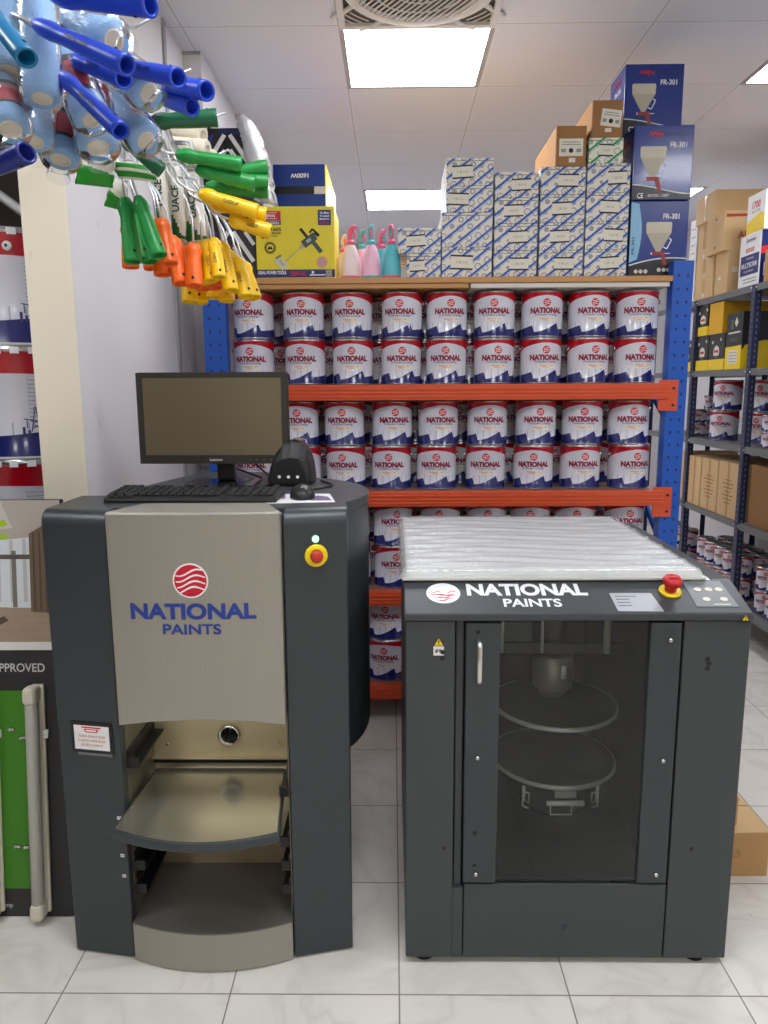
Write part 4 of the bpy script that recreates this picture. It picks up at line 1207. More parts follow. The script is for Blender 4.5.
# silver front panel, gently bowed, lower edge arched, bevelled top
def bow(x, x0, x1, y0, y1, d):
    f = (x - x0) / (x1 - x0)
    return y0 + (y1 - y0) * f - d * 4 * f * (1 - f)
PX0, PX1 = -0.648, -0.254
mb = MB(); N = 24
rows = []
for j in range(N + 1):
    x = PX0 + (PX1 - PX0) * j / N
    f = j / N
    y = bow(x, PX0, PX1, 1.630, 1.632, 0.010)
    zb = 0.630 + 0.018 * 4 * f * (1 - f)
    xi = -0.45 + (x + 0.45) * (0.30 / 0.394)
    rows.append([(x, y + 0.03, zb), (x, y, zb), (x, y, TZ - 0.004), (x, y + 0.003, TZ + 0.001), (xi, 1.76, TZ + 0.0015), (xi, 1.76, TZ - 0.01), (x, y + 0.03, TZ - 0.01)])
for j in range(N):
    for k in range(7):
        a, b_ = rows[j], rows[j + 1]; k2 = (k + 1) % 7
        vs = [mb.bm.verts.new(p) for p in (a[k], a[k2], b_[k2], b_[k])]
        f = mb.bm.faces.new(vs); f.material_index = mb.mi(M_SILVER)
for rr in (rows[0], rows[-1]):
    mb.bm.faces.new([mb.bm.verts.new(p) for p in rr]).material_index = mb.mi(M_SILVER)
bmesh.ops.remove_doubles(mb.bm, verts=mb.bm.verts[:], dist=1e-5)
fp = mb.build('front_panel', tm)
md = fp.modifiers.new('bev', 'BEVEL'); md.width = 0.003; md.segments = 2; md.limit_method = 'ANGLE'; md.angle_limit = 0.6
# logo: globe and lettering sit on the bowed panel
def on_panel(p):
    x = -0.4585 + p.x; f = (x - PX0) / (PX1 - PX0)
    return Vector((x, bow(x, PX0, PX1, 1.630, 1.632, 0.010) - p.z - 0.0004, p.y))
def warp_build(fn, warp, name, parent):
    mb = MB(); fn(mb)
    for v in mb.bm.verts:
        v.co = warp(v.co)
    return mb.build(name, parent)
I4 = Matrix.Identity(4)
e_ = warp_build(lambda q: globe(q, (0.0, 0.985), 0.0405, I4, M_TRED, M_LWHITE), on_panel, 'globe_logo', fp); e_['label'] = 'round red and white striped globe logo'
def lettering(q):
    add_text(q, 'NATIONAL', Matrix.Translation((0.002, 0.914, 0)), 0.288, 0.036, M_TBLUE, 0.0008, 0.040, res=6)
    add_text(q, 'PAINTS', Matrix.Translation((-0.002, 0.871, 0)), 0.134, 0.024, M_TBLUE, 0.0008, 0.024, res=6)
e_ = warp_build(lettering, on_panel, 'lettering', fp); e_['label'] = 'blue lettering NATIONAL PAINTS'
# dark seams beside the panel
for x0, x1, n in ((-0.652, -0.648, 'seam'), (-0.254, -0.250, 'seam')):
    mb = MB(); mb.box((x0, 1.66, 0.66), (x1, 1.70, TZ - 0.01), M_BLACK); mb.build('panel_seam', tm)

# worktop with the round drum housing to its right
DC = (-0.425, 1.965); DR = 0.360
mb = MB()
wt_poly = [(-0.806, 1.72), (-0.78, 1.76), (-0.665, 2.29), (-0.62, 2.44), (-0.30, 2.44)]
arc = []
for k in range(0, 33):
    a = math.radians(62 - k * (62 + 44) / 32)
    arc.append((DC[0] + DR * math.cos(a), DC[1] + DR * math.sin(a)))
wt_poly += arc + [(-0.130, 1.715), (-0.26, 1.70), (-0.64, 1.70)]
mb.prism([(x, y, TZ - 0.025) for x, y in wt_poly], (0, 0, 0.025 - 0.0005), M_CHAR)
e_ = mb.build('worktop', tm)
md = e_.modifiers.new('bev', 'BEVEL'); md.width = 0.004; md.segments = 2; md.limit_method = 'ANGLE'; md.angle_limit = 0.9
mb = MB()
for cuts in ((((0, 1.878, 0), (0, -1, 0)),), (((0, 1.74, 0), (0, -1, 0)), ((0, 1.878, 0), (0, 1, 0)), ((-0.245, 0, 0), (-1, 0, 0)))):
    q = MB()
    q.lathe([(0, 0.488), (DR - 0.02, 0.488), (DR - 0.004, 0.492), (DR - 0.001, 0.508), (DR - 0.001, TZ - 0.026), (0, TZ - 0.026)], M_CHAR2, 96, Matrix.Translation((DC[0], DC[1], 0)))
    for co_, no_ in cuts:       # keep the dispensing bay clear of the drum
        bmesh.ops.bisect_plane(q.bm, geom=q.bm.verts[:] + q.bm.edges[:] + q.bm.faces[:], plane_co=co_, plane_no=no_, clear_outer=True)
    mb.mesh(q.data('drum_piece'), None, M_CHAR2)
for f in mb.bm.faces:
    f.smooth = True
bmesh.ops.remove_doubles(mb.bm, verts=mb.bm.verts[:], dist=1e-5)
e_ = mb.build('drum_housing', tm)
md = e_.modifiers.new('split', 'EDGE_SPLIT'); md.split_angle = 0.7
mb = MB(); mb.box((-0.765, 1.90, 0.012), (-0.190, 2.28, TZ - 0.026), M_CHAR2, 0.006); mb.build('rear_cabinet', tm)

# dispensing bay: stainless lining, nozzle, shelf, runners, foot
mb = MB()
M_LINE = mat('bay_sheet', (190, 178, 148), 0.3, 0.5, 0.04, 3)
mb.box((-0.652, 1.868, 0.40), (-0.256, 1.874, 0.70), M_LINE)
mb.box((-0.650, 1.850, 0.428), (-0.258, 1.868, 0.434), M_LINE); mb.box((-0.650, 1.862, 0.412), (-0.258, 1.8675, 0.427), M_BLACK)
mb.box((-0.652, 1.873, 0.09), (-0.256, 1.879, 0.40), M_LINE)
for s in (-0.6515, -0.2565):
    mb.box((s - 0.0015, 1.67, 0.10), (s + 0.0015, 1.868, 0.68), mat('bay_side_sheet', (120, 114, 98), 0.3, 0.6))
mb.box((-0.652, 1.66, 0.692), (-0.256, 1.868, 0.698), M_BLACK)
for x in (-0.60, -0.30):
    mb.cyl((x - 0.012, 1.8675, 0.466), (x - 0.012, 1.862, 0.466), 0.004, M_STEEL, 10)
lin = mb.build('bay_lining', tm)
mb = MB(); mb.box((-0.60, 1.70, 0.684), (-0.30, 1.712, 0.6915), mat('bay_lamp_light', (250, 255, 250), 0.5, emit=9.0, var=0)); e_ = mb.build('bay_lamp', tm); e_['label'] = 'small lit lamp strip at the top of the dispensing bay'
mb = MB(); Mn = front(-0.442, 1.8675, 0.494)
mb.lathe([(0.026, 0.0), (0.030, 0.004), (0.030, 0.016), (0.026, 0.018), (0.022, 0.012), (0.0, 0.012)], [M_STEEL] * 4 + [M_BLACKG], 32, Mn)
for dx in (-0.008, 0.004, 0.014):
    mb.cyl((-0.442 + dx, 1.856, 0.494), (-0.442 + dx, 1.84, 0.490), 0.005, M_BLACK, 10)
mb.build('nozzle', tm)
def arc_poly(x0, y0, x1, y1, d, n=20):
    return [(x0 + (x1 - x0) * k / n, bow(x0 + (x1 - x0) * k / n, x0, x1, y0, y1, d)) for k in range(n + 1)]
mb = MB()
ap = arc_poly(-0.655, 1.560, -0.262, 1.548, 0.046)
mb.prism([(x, y, 0.384) for x, y in ap] + [(-0.290, 1.845, 0.384), (-0.640, 1.845, 0.384)], (0, 0, 0.022), M_CHAR2)
e_ = mb.build('can_shelf', tm); md = e_.modifiers.new('bev', 'BEVEL'); md.width = 0.003; md.segments = 2; md.limit_method = 'ANGLE'; md.angle_limit = 0.9
mb = MB()
ap2 = arc_poly(-0.648, 1.566, -0.269, 1.554, 0.046)
mb.prism([(x, y, 0.4062) for x, y in ap2] + [(-0.296, 1.842, 0.4062), (-0.634, 1.842, 0.4062)], (0, 0, 0.0012), mat('polished_sheet', (168, 162, 146), 0.2, 0.75, 0.06, 9))
d_ = mb.build('shelf_sheet', e_); d_['label'] = 'polished steel shelf surface'
for s in (-1, 1):
    for z in (0.545, 0.405, 0.335, 0.270, 0.205):
        if s > 0 and z > 0.5:
            z = 0.47
        mb = MB()
        xw = -0.651 if s < 0 else -0.2575
        x0, x1 = (xw, xw + 0.030) if s < 0 else (xw - 0.024, xw)
        mb.box((x0, 1.672, z - 0.042), (x1, 1.866, z - 0.036), M_BLACK)
        mb.box((x0 if s < 0 else x1 - 0.006, 1.672, z - 0.036), (x0 + 0.006 if s < 0 else x1, 1.866, z), M_BLACK)
        mb.box((x0, 1.668, z - 0.044), (x1, 1.676, z - 0.016), M_BLACK, 0.002)
        if abs(z - 0.405) > 0.03:
            mb.build('shelf_runner', tm)
        else:
            mb.bm.free()
mb = MB()
fp2 = arc_poly(-0.649, 1.636, -0.2535, 1.640, 0.042)
mb.prism([(x, y, 0.004) for x, y in fp2] + [(-0.2535, 1.70, 0.004), (-0.649, 1.70, 0.004)], (0, 0, 0.100), M_SILVER)
e_ = mb.build('foot_panel', tm)
mb = MB()
mb.prism([(x, y, 0.1042) for x, y in arc_poly(-0.649, 1.638, -0.2535, 1.642, 0.041)] + [(-0.2565, 1.872, 0.1042), (-0.6515, 1.872, 0.1042)], (0, 0, 0.002), M_GREYMET); mb.build('bay_floor', tm)
for x, y in ((-0.72, 1.75), (-0.19, 1.75), (-0.70, 2.2), (-0.2, 2.2)):
    mb = MB(); mb.cyl((x, y, 0), (x, y, 0.013), 0.02, M_RUBBER, 16); mb.build('foot', tm)

# ------------------------------------------------------------------ things on the worktop
WZ = TZ - 0.0004
mon = thing('monitor', 'black flat computer monitor standing on the tinting machine worktop', 'monitor', (-0.505, 2.10, WZ), math.radians(-1.0))
mb = MB(); mb.prism([(-0.09, -0.075, 0), (0.125, -0.085, 0), (0.115, 0.085, 0), (-0.085, 0.085, 0)], (0, 0, 0.009), M_BLACKG)
e_ = mb.build('stand_base', mon); md = e_.modifiers.new('bev', 'BEVEL'); md.width = 0.004; md.segments = 2
mb = MB(); mb.box((-0.005, 0.028, 0.009), (0.045, 0.062, 0.20), M_BLACK, 0.006); mb.build('stand_neck', mon)
MW, MH0, MH1 = 0.212, 0.062, 0.318
mb = MB(); mb.box((-MW, -0.012, MH0), (MW, 0.022, MH1), M_BLACK, 0.006); mb.box((-0.12, 0.02, MH0 + 0.05), (0.12, 0.036, MH1 - 0.06), M_BLACK, 0.006); cas = mb.build('casing', mon)
M_BEZ = mat('bezel', (46, 44, 40), 0.5)
mb = MB()
mb.box((-MW + 0.001, -0.0145, MH0 + 0.001), (MW - 0.001, -0.0118, MH0 + 0.025), M_BEZ); mb.box((-MW + 0.001, -0.0145, MH1 - 0.015), (MW - 0.001, -0.0118, MH1 - 0.001), M_BEZ)
mb.box((-MW + 0.001, -0.0145, MH0 + 0.025), (-MW + 0.017, -0.0118, MH1 - 0.015), M_BEZ); mb.box((MW - 0.017, -0.0145, MH0 + 0.025), (MW - 0.001, -0.0118, MH1 - 0.015), M_BEZ)
bz = mb.build('bezel', mon)
mb = MB(); mb.box((-MW + 0.0175, -0.0132, MH0 + 0.0255), (MW - 0.0175, -0.0121, MH1 - 0.0155), mat('screen_reflection', (100, 90, 68), 0.30, 0.0, 0.02, 4, spec=1.0)); mb.build('screen', mon)  # brown base colour paints in the warm room reflection on the screen
mb = MB(); add_text(mb, 'Lenovo', front(0.006, -0.0146, MH0 + 0.013), 0.036, 0.0075, M_LWHITE, 0.0004, 0.02); mb.build('lettering', bz)
mb = MB()
for k in range(5):
    mb.box((0.10 + k * 0.02, -0.0149, MH0 + 0.011), (0.104 + k * 0.02, -0.0144, MH0 + 0.0135), M_SHELFGREY)
mb.build('control_button', bz)

kb = thing('keyboard', 'black computer keyboard along the front of the worktop', 'keyboard', (-0.492, 1.838, WZ + 0.0012), math.radians(-1.5))
mb = MB()
mb.prism([(-0.212, -0.068, 0.0), (-0.212, 0.068, 0.0), (-0.212, 0.068, 0.020), (-0.212, -0.060, 0.011), (-0.212, -0.068, 0.006)], (0.424, 0, 0), M_BLACK)
e_ = mb.build('keyboard_base', kb); md = e_.modifiers.new('bev', 'BEVEL'); md.width = 0.002; md.segments = 2
kme = {}
def key(wk):
    if wk not in kme:
        q = MB()
        w = wk * 0.0185 - 0.003
        q.lathe([(0, 0), (w / 2 * 1.414, 0), (w / 2 * 1.15, 0.006), (0, 0.0055)], M_BLACKG if False else mat('keycap', (34, 34, 36), 0.5), 4, Matrix.Rotation(PI / 4, 4, 'Z'), smooth=False)
        for v in q.bm.verts:
            v.co.y *= 0.0155 / w
        kme[wk] = q.data('key')
    return kme[wk]
nk = 0
for r in range(6):
    y = 0.054 - r * 0.0205 - (0.004 if r else 0)
    z = 0.0115 + (y + 0.060) * (0.009 / 0.128) + 0.0006
    cols = [(-0.2 + c * 0.0188, 1) for c in range(15)] + [(0.095 + c * 0.0188, 1) for c in range(3)] + [(0.156 + c * 0.0178, 1) for c in range(3)]
    if r == 0:
        cols = cols[::2] + [cols[1], cols[5]]
    if r == 5:
        cols = [(-0.197, 1), (-0.172, 1), (-0.148, 1), (-0.085, 5), (-0.02, 1), (0.01, 1), (0.04, 1), (0.067, 1)] + cols[15:]
    for x, wk in cols:
        if nk >= 100:
            break
        o = bpy.data.objects.new('key', key(wk)); COL.objects.link(o); o.parent = kb; o.location = (x, y, z); nk += 1

paper = MB()
paper.prism([(-0.085, -0.075, 0), (0.085, -0.055, 0), (0.06, 0.085, 0), (-0.07, 0.08, 0)], (0, 0, 0.0008), M_WHITE)
paper.prism([(0.02, -0.03, 0.0009), (0.075, -0.03, 0.0009), (0.06, 0.03, 0.0009), (0.03, 0.05, 0.0009)], (0, 0, 0.0003), mat('print_violet', (110, 90, 130), 0.5))
paper.prism([(-0.07, 0.0, 0.0009), (-0.045, 0.0, 0.0009), (-0.05, 0.05, 0.0009), (-0.065, 0.05, 0.0009)], (0, 0, 0.0003), mat('print_rosy', (150, 90, 100), 0.5))
tag(paper.build('paper_sheet', None, (-0.225, 1.828, WZ + 0.0002)), 'white printed sheet of paper lying under the mouse', 'paper')
ms = thing('computer_mouse', 'black computer mouse on the white paper sheet', 'mouse', (-0.228, 1.845, WZ + 0.0014), 0.15)
mb = MB()
vs = mb.sphere((0, 0, 0.004), 0.032, M_BLACK, (1.0, 1.6, 0.95), 24, 14)
for v in vs:
    v.co.z = max(0.0, v.co.z)
mb.build('mouse_body', ms)
mb = MB(); mb.cyl((-0.004, -0.028, 0.0285), (0.004, -0.028, 0.0285), 0.005, M_SHELFGREY, 12); mb.build('scroll_wheel', ms)
# label printer
lp = thing('label_printer', 'black rounded label printer beside the monitor', 'printer', (-0.288, 2.115, WZ), math.radians(-4))
mb = MB()
prof = [(-0.060, 0.0), (-0.061, 0.030), (-0.055, 0.062), (-0.040, 0.100), (-0.018, 0.124), (0.006, 0.132), (0.028, 0.126), (0.046, 0.100), (0.056, 0.062), (0.060, 0.030), (0.060, 0.0)]
mb.loft([(x, -0.058, z * 0.62) for x, z in prof], [(x, -0.030, z) for x, z in prof], M_BLACK)
mb.loft([(x, -0.030, z) for x, z in prof], [(x * 0.96, 0.070, z * 0.94) for x, z in prof], M_BLACK)
e_ = mb.build('printer_body', lp); md = e_.modifiers.new('bev', 'BEVEL'); md.width = 0.012; md.segments = 3; md.limit_method = 'ANGLE'; md.angle_limit = 0.9
mb = MB()
mb.prism([(-0.034, -0.0455, 0.064), (-0.034, -0.0385, 0.082), (-0.034, -0.0415, 0.084), (-0.034, -0.0485, 0.066)], (0.068, 0, 0), M_BLACKG)
mb.build('display', lp)
mb = MB()
for x in (-0.026, 0.0, 0.026):
    mb.disc((x, 0), 0.0045, front(0, -0.0583, 0.028), 0.0012, M_LWHITE, 12)
mb.build('printer_button', lp)
mb = MB(); mb.prism([(0.010, -0.028, 0.1325), (0.030, -0.028, 0.1265), (0.032, 0.03, 0.125), (0.012, 0.03, 0.131)], (0, 0, 0.003), M_STEEL); mb.build('highlight_strip', lp)  # steel strip added as the silver highlight on the printer's top right
# cables behind the monitor
for nm, pts in (('cable looping from the monitor back toward the label printer', [(-0.47, 2.17, WZ + 0.10), (-0.43, 2.20, WZ + 0.07), (-0.38, 2.21, WZ + 0.02), (-0.34, 2.16, WZ + 0.004), (-0.36, 2.05, WZ + 0.004), (-0.44, 2.0, WZ + 0.004)]),
                ('thin black cable hanging behind the left of the monitor neck', [(-0.60, 2.20, WZ + 0.085), (-0.56, 2.21, WZ + 0.06), (-0.52, 2.20, WZ + 0.05), (-0.46, 2.22, WZ + 0.03), (-0.40, 2.24, WZ + 0.004)]),
                ('mouse cable curling behind the mouse on the worktop', [(-0.232, 1.896, WZ + 0.006), (-0.24, 1.95, WZ + 0.004), (-0.20, 2.0, WZ + 0.004), (-0.17, 2.06, WZ + 0.004), (-0.21, 2.16, WZ + 0.004)])):
    mb = MB(); 
    P_ = [Vector(p) for p in pts]; sm = []
    for i in range(len(P_) - 1):
        p0 = P_[max(i - 1, 0)]; p1 = P_[i]; p2 = P_[i + 1]; p3 = P_[min(i + 2, len(P_) - 1)]
        for k in range(6):
            u = k / 6
            sm.append(0.5 * ((2 * p1) + (p2 - p0) * u + (2 * p0 - 5 * p1 + 4 * p2 - p3) * u * u + (3 * p1 - p0 - 3 * p2 + p3) * u ** 3))
    sm.append(P_[-1])
    mb.tube(sm, 0.003, M_BLACK, 8)
    tag(mb.build('cable'), nm, 'cable')

# ================================================================== paint mixer (right)
mx = thing('paint_mixer', 'wide dark grey paint mixing machine with glass door, right foreground', 'machine', (0, 0, 0))
AX0, AX1, AYF, AYB = 0.028, 0.816, 1.630, 2.49
ZB, ZT = 0.018, 0.885
def part_box(name, lo, hi, m, bev=0.003, parent=mx):
    mb = MB(); mb.box(lo, hi, m, bev); return mb.build(name, parent)
lsp = part_box('side_column', (AX0, AYF, ZB), (0.142, AYB, ZT), M_CHAR)
rsp = part_box('side_column', (0.664, AYF, ZB), (AX1, AYB, ZT), M_CHAR)
part_box('corner_strip', (0.1445, AYF + 0.012, 0.205), (0.164, AYF + 0.03, ZT), M_CHAR)
part_box('column_foot', (0.1415, AYF, ZB), (0.1670, AYF + 0.03, 0.2085), M_CHAR, 0.002)
lpn = part_box('lower_panel', (0.1695, AYF + 0.001, ZB), (0.6615, AYF + 0.03, 0.219), M_CHAR)
M_INNER = mat('inner_shade_black', (30, 31, 32), 0.6)  # near-black inner walls: the cabinet's dimness is put into the colour
part_box('floor_plate', (0.142, AYF + 0.03, ZB), (0.664, AYB, ZB + 0.16), M_INNER)
part_box('rear_panel', (0.142, AYB - 0.03, ZB + 0.16), (0.664, AYB, ZT), M_INNER)
part_box('inner_side', (0.1425, AYF + 0.032, ZB + 0.161), (0.146, AYB - 0.031, ZT), M_INNER, 0)
part_box('inner_side', (0.6605, AYF + 0.032, ZB + 0.161), (0.6635, AYB - 0.031, ZT), M_INNER, 0)
# head above: box with sloped console
mb = MB()
pr = [(AYF - 0.008, 0.888), (AYF - 0.008, 0.906), (1.748, 0.9525), (AYB, 0.9525), (AYB, 0.886), (AYF + 0.01, 0.886)]
mb.prism([(AX0 - 0.004, y, z) for y, z in pr], (AX1 - AX0 + 0.004, 0, 0), M_CHAR)
hd = mb.build('console_hood', mx); md = hd.modifiers.new('bev', 'BEVEL'); md.width = 0.004; md.segments = 2; md.limit_method = 'ANGLE'; md.angle_limit = 0.3
# console slope plane
d1 = Vector((0, 1.748 - (AYF - 0.008), 0.9525 - 0.906)); SL = d1.length; d1.normalize()
nrm = Vector((1, 0, 0)).cross(d1)
def slope(x, s):
    """local plane on the console: local x->X, local y-> up the slope; s = 0 (front) .. 1 (back)"""
    p = Vector((x, AYF - 0.008, 0.906)) + d1 * (s * SL) + nrm * 0.0003
    return Matrix(((1, d1.x, nrm.x, p.x), (0, d1.y, nrm.y, p.y), (0, d1.z, nrm.z, p.z), (0, 0, 0, 1)))
mb = MB(); Mg = slope(0.118, 0.58)
mb.disc((0, 0), 0.040, Mg, 0.0006, M_LWHITE, 40)
for k, (x0, y0, x1, y1, w) in enumerate(((-0.030, -0.010, 0.030, -0.004, 0.006), (-0.022, -0.020, 0.026, -0.012, 0.005), (-0.014, -0.030, 0.020, -0.022, 0.005), (-0.034, 0.002, -0.004, 0.004, 0.003), (0.008, 0.004, 0.034, 0.006, 0.004))):
    up, dn = [], []
    for j in range(13):
        f = j / 12; x = x0 + (x1 - x0) * f; y = y0 + (y1 - y0) * f + 0.003 * math.sin(f * 7 + k)
        ww = w * (0.25 + 0.75 * math.sin(PI * f)) * (0.7 + 0.3 * math.sin(f * 19 + k * 2))
        up.append((x, y + ww / 2)); dn.append((x, y - ww / 2))
    mb.plate(up + dn[::-1], Mg, 0.0012, M_TRED)
e_ = mb.build('globe_logo', hd); e_['label'] = 'worn white round logo with red waves'
mb = MB()
add_text(mb, 'NATIONAL', slope(0.316, 0.69), 0.284, 0.045, M_LWHITE, 0.0008, 0.042, res=6)
add_text(mb, 'PAINTS', slope(0.322, 0.30), 0.134, 0.030, M_LWHITE, 0.0008, 0.026, res=6)
e_ = mb.build('lettering', hd); e_['label'] = 'white lettering NATIONAL PAINTS'
mb = MB(); Ml = slope(0.566, 0.30)
mb.plate([(-0.055, -0.033), (0.049, -0.034), (0.040, 0.036), (-0.058, 0.036)], Ml, 0.0008, mat('plate_grey', (178, 182, 186), 0.35, 0.2))
for k in range(4):
    mb.plate([(-0.048, 0.022 - k * 0.012), (-0.048 + 0.03 + 0.02 * (k == 0), 0.022 - k * 0.012), (-0.018 + 0.02 * (k == 0), 0.025 - k * 0.012), (-0.048, 0.025 - k * 0.012)], Ml, 0.0011, mat('print_dim', (110, 114, 118), 0.5))
mb.build('rating_plate', hd)
mb = MB(); Me = slope(0.652, 0.60)
mb.lathe([(0, 0), (0.026, 0), (0.026, 0.005), (0.022, 0.007), (0.014, 0.007)], M_YEL, 32, Me); e_ = mb.build('stop_button_base', hd); e_['label'] = 'yellow ring of the emergency stop'
mb = MB(); mb.lathe([(0.013, 0.007), (0.014, 0.018), (0.021, 0.026), (0.022, 0.034), (0.018, 0.041), (0.0, 0.0415)], M_RED, 32, Me)
mb.box((-0.010, -0.002, 0.0405), (0.010, 0.002, 0.0435), mat('button_red', (196, 50, 40), 0.35), M=Me); mb.build('stop_button', hd)
mb = MB(); Mp = slope(0.745, 0.50)
mb.plate([(-0.050, -0.044), (0.046, -0.044), (0.040, 0.058), (-0.050, 0.058)], Mp, 0.001, mat('pad_grey', (118, 122, 124), 0.4))
for x, y in ((-0.026, 0.022), (0.0, 0.022), (0.024, 0.022), (-0.018, -0.016), (0.022, -0.016)):
    mb.disc((x, y), 0.0075, Mp, 0.002, M_LABEL, 16, rx=0.009)
mb.plate([(-0.008, -0.037), (0.03, -0.037), (0.03, -0.034), (-0.008, -0.034)], Mp, 0.0014, M_LABEL)
mb.build('keypad', hd)
mb = MB(); mb.plate([(-0.022, -0.007), (0.022, -0.006), (0.018, 0.009), (-0.008, 0.009)], slope(0.742, 1.0), 0.001, M_LWHITE); mb.plate([(-0.02, 0.002), (-0.002, 0.008), (-0.002, 0.002)], slope(0.742, 1.0), 0.0014, M_RED); mb.build('small_sticker', hd)
def warn(parent, M, s, book=False):
    mb = MB()
    mb.plate([(-0.5 * s, 0), (0.5 * s, 0), (0, 0.88 * s)], M, 0.0008, M_YEL)
    for a, b_ in (((-0.5, 0), (0.5, 0)), ((0.5, 0), (0, 0.88)), ((0, 0.88), (-0.5, 0))):
        mb.tube([M @ Vector((a[0] * s, a[1] * s, 0.001)), M @ Vector((b_[0] * s, b_[1] * s, 0.001))], 0.0007, M_INK, 4)
    mb.plate([(-0.05 * s, 0.28 * s), (0.05 * s, 0.28 * s), (0.06 * s, 0.6 * s), (-0.06 * s, 0.6 * s)], M, 0.0012, M_INK)
    mb.disc((0, 0.16 * s), 0.06 * s, M, 0.0012, M_INK, 10)
    return mb.build('warning_triangle', parent)
warn(hd, front(0.797, AYF - 0.0083, 0.889), 0.017)
mb = MB(); mb.plate([(-0.012, -0.022), (0.012, -0.022), (0.012, 0.0), (-0.012, 0.0)], front(0.104, AYF - 0.0003, 0.826), 0.0008, M_LWHITE)
mb.plate([(-0.008, -0.016), (-0.001, -0.014), (-0.001, -0.006), (-0.008, -0.008)], front(0.104, AYF - 0.0003, 0.826), 0.0012, M_SHELFGREY); mb.plate([(0.001, -0.014), (0.008, -0.016), (0.008, -0.008), (0.001, -0.006)], front(0.104, AYF - 0.0003, 0.826), 0.0012, M_SHELFGREY)
mb.build('manual_sticker', lsp)
warn(lsp, front(0.104, AYF - 0.0003, 0.827), 0.023)
# door: two stiles and a glass pane
mb = MB(); mb.box((0.1665, AYF - 0.002, 0.2245), (0.246, AYF + 0.022, 0.8815), M_CHAR2, 0.003); dl = mb.build('door_stile', mx)
mb = MB(); mb.box((0.588, AYF - 0.002, 0.2245), (0.659, AYF + 0.022, 0.8815), M_CHAR2, 0.003); dr = mb.build('door_stile', mx)
mb = MB(); mb.box((0.240, AYF + 0.0045, 0.2245), (0.594, AYF + 0.0095, 0.8815), M_GLASS); e_ = mb.build('door_glass', mx); e_['label'] = 'dark tinted door glass'
def bolt(parent, x, z, m, r=0.0055, l=0.008, y=AYF - 0.002):
    mb = MB(); mb.lathe([(0, 0), (r, 0), (r, l * 0.6), (r * 0.7, l), (0, l)], m, 14, front(x, y, z)); mb.build('bolt', parent)
for z in (0.842, 0.546, 0.250):
    bolt(dr, 0.632, z, M_STEEL)
for z in (0.553, 0.250):
    bolt(dl, 0.197, z, M_STEEL)
for z in (0.860, 0.357, 0.271):
    bolt(dl, 0.194, z, M_BLACK, 0.005, 0.003)
mb = MB()
hx, hy = 0.196, AYF - 0.026
mb.tube([(hx, AYF - 0.002, 0.838), (hx, hy + 0.004, 0.838), (hx, hy, 0.833), (hx, hy, 0.752), (hx, hy + 0.004, 0.747), (hx, AYF - 0.002, 0.747)], 0.0062, mat('handle_metal', (218, 218, 214), 0.25, 0.8), 12)
e_ = mb.build('door_handle', dl); e_['label'] = 'pale metal door handle'
for par, pts in ((lsp, ((0.113, 0.812), (0.113, 0.797))), (rsp, ((0.722, 0.795), (0.7265, 0.783), (0.7225, 0.771)))):
    for x, z in pts:
        bolt(par, x, z, M_BLACK, 0.0055, 0.002, AYF)
bolt(lsp, 0.121, 0.315, M_BLACK, 0.005, 0.002, AYF); bolt(rsp, 0.716, 0.315, M_BLACK, 0.005, 0.002, AYF)
mb = MB(); mb.lathe([(0, 0), (0.010, 0), (0.010, 0.003), (0.008, 0.004), (0, 0.004)], M_CHAR, 20, front(0.421, AYF + 0.0008, 0.098)); mb.box((-0.001, -0.006, 0.004), (0.001, 0.006, 0.0046), M_BLACK, M=front(0.421, AYF + 0.0008, 0.098)); mb.build('lock', lpn)
for x, y in ((0.075, 1.668), (0.752, 1.668), (0.085, 2.42), (0.74, 2.42)):
    mb = MB(); mb.lathe([(0, 0), (0.026, 0), (0.027, 0.006), (0.020, 0.012), (0.008, 0.014), (0.008, 0.020)], M_RUBBER, 20, Matrix.Translation((x, y, 0))); mb.build('foot', mx)
# clamping gear inside
GC = (0.472, 2.06)
T_ = lambda z: Matrix.Translation((GC[0], GC[1], z))
M_GEAR = mat('machined_steel', (196, 194, 184), 0.38, 0.5)
M_DISC = mat('rubber_disc', (62, 62, 62), 0.5)
M_PALE = mat('pale_metal', (236, 234, 220), 0.35, 0.3)
mb = MB(); mb.lathe([(0, 0), (0.176, 0), (0.182, 0.004), (0.182, 0.012), (0.176, 0.014)], M_PALE, 64, T_(0.488)); mb.lathe([(0.176, 0.0142), (0.0, 0.0142)], M_DISC, 64, T_(0.488)); up_ = mb.build('upper_clamp_plate', mx)
SPY = 2.115
TS = Matrix.Translation((GC[0] + 0.004, SPY, 0.502))
mb = MB(); mb.lathe([(0, 0.0), (0.036, 0.0), (0.040, 0.006), (0.040, 0.016), (0.057, 0.026), (0.059, 0.030), (0.059, 0.128), (0.055, 0.133), (0, 0.133)], M_GEAR, 40, TS); mb.lathe([(0, 0.133), (0.025, 0.133), (0.025, 0.38), (0, 0.38)], M_GEAR, 28, TS)
mb.box((GC[0] + 0.014, SPY - 0.066, 0.572), (GC[0] + 0.030, SPY - 0.056, 0.614), M_STEEL, 0.002)
mb.build('press_spindle', mx)
mb = MB(); mb.box((0.147, 2.03, 0.655), (0.660, 2.052, 0.690), M_CHAR, 0.004); mb.build('press_beam', mx)
for x in (0.305, 0.418, 0.245, 0.60):
    mb = MB(); mb.cyl((x, 2.0, 0.672), (x, 2.0, 0.884), 0.006 if x < 0.5 else 0.010, M_PALE, 12); mb.build('guide_rod', mx)
mb = MB(); mb.box((0.30, 2.04, 0.67), (0.40, 2.14, 0.80), M_CHAR2, 0.004); mb.build('motor_block', mx)
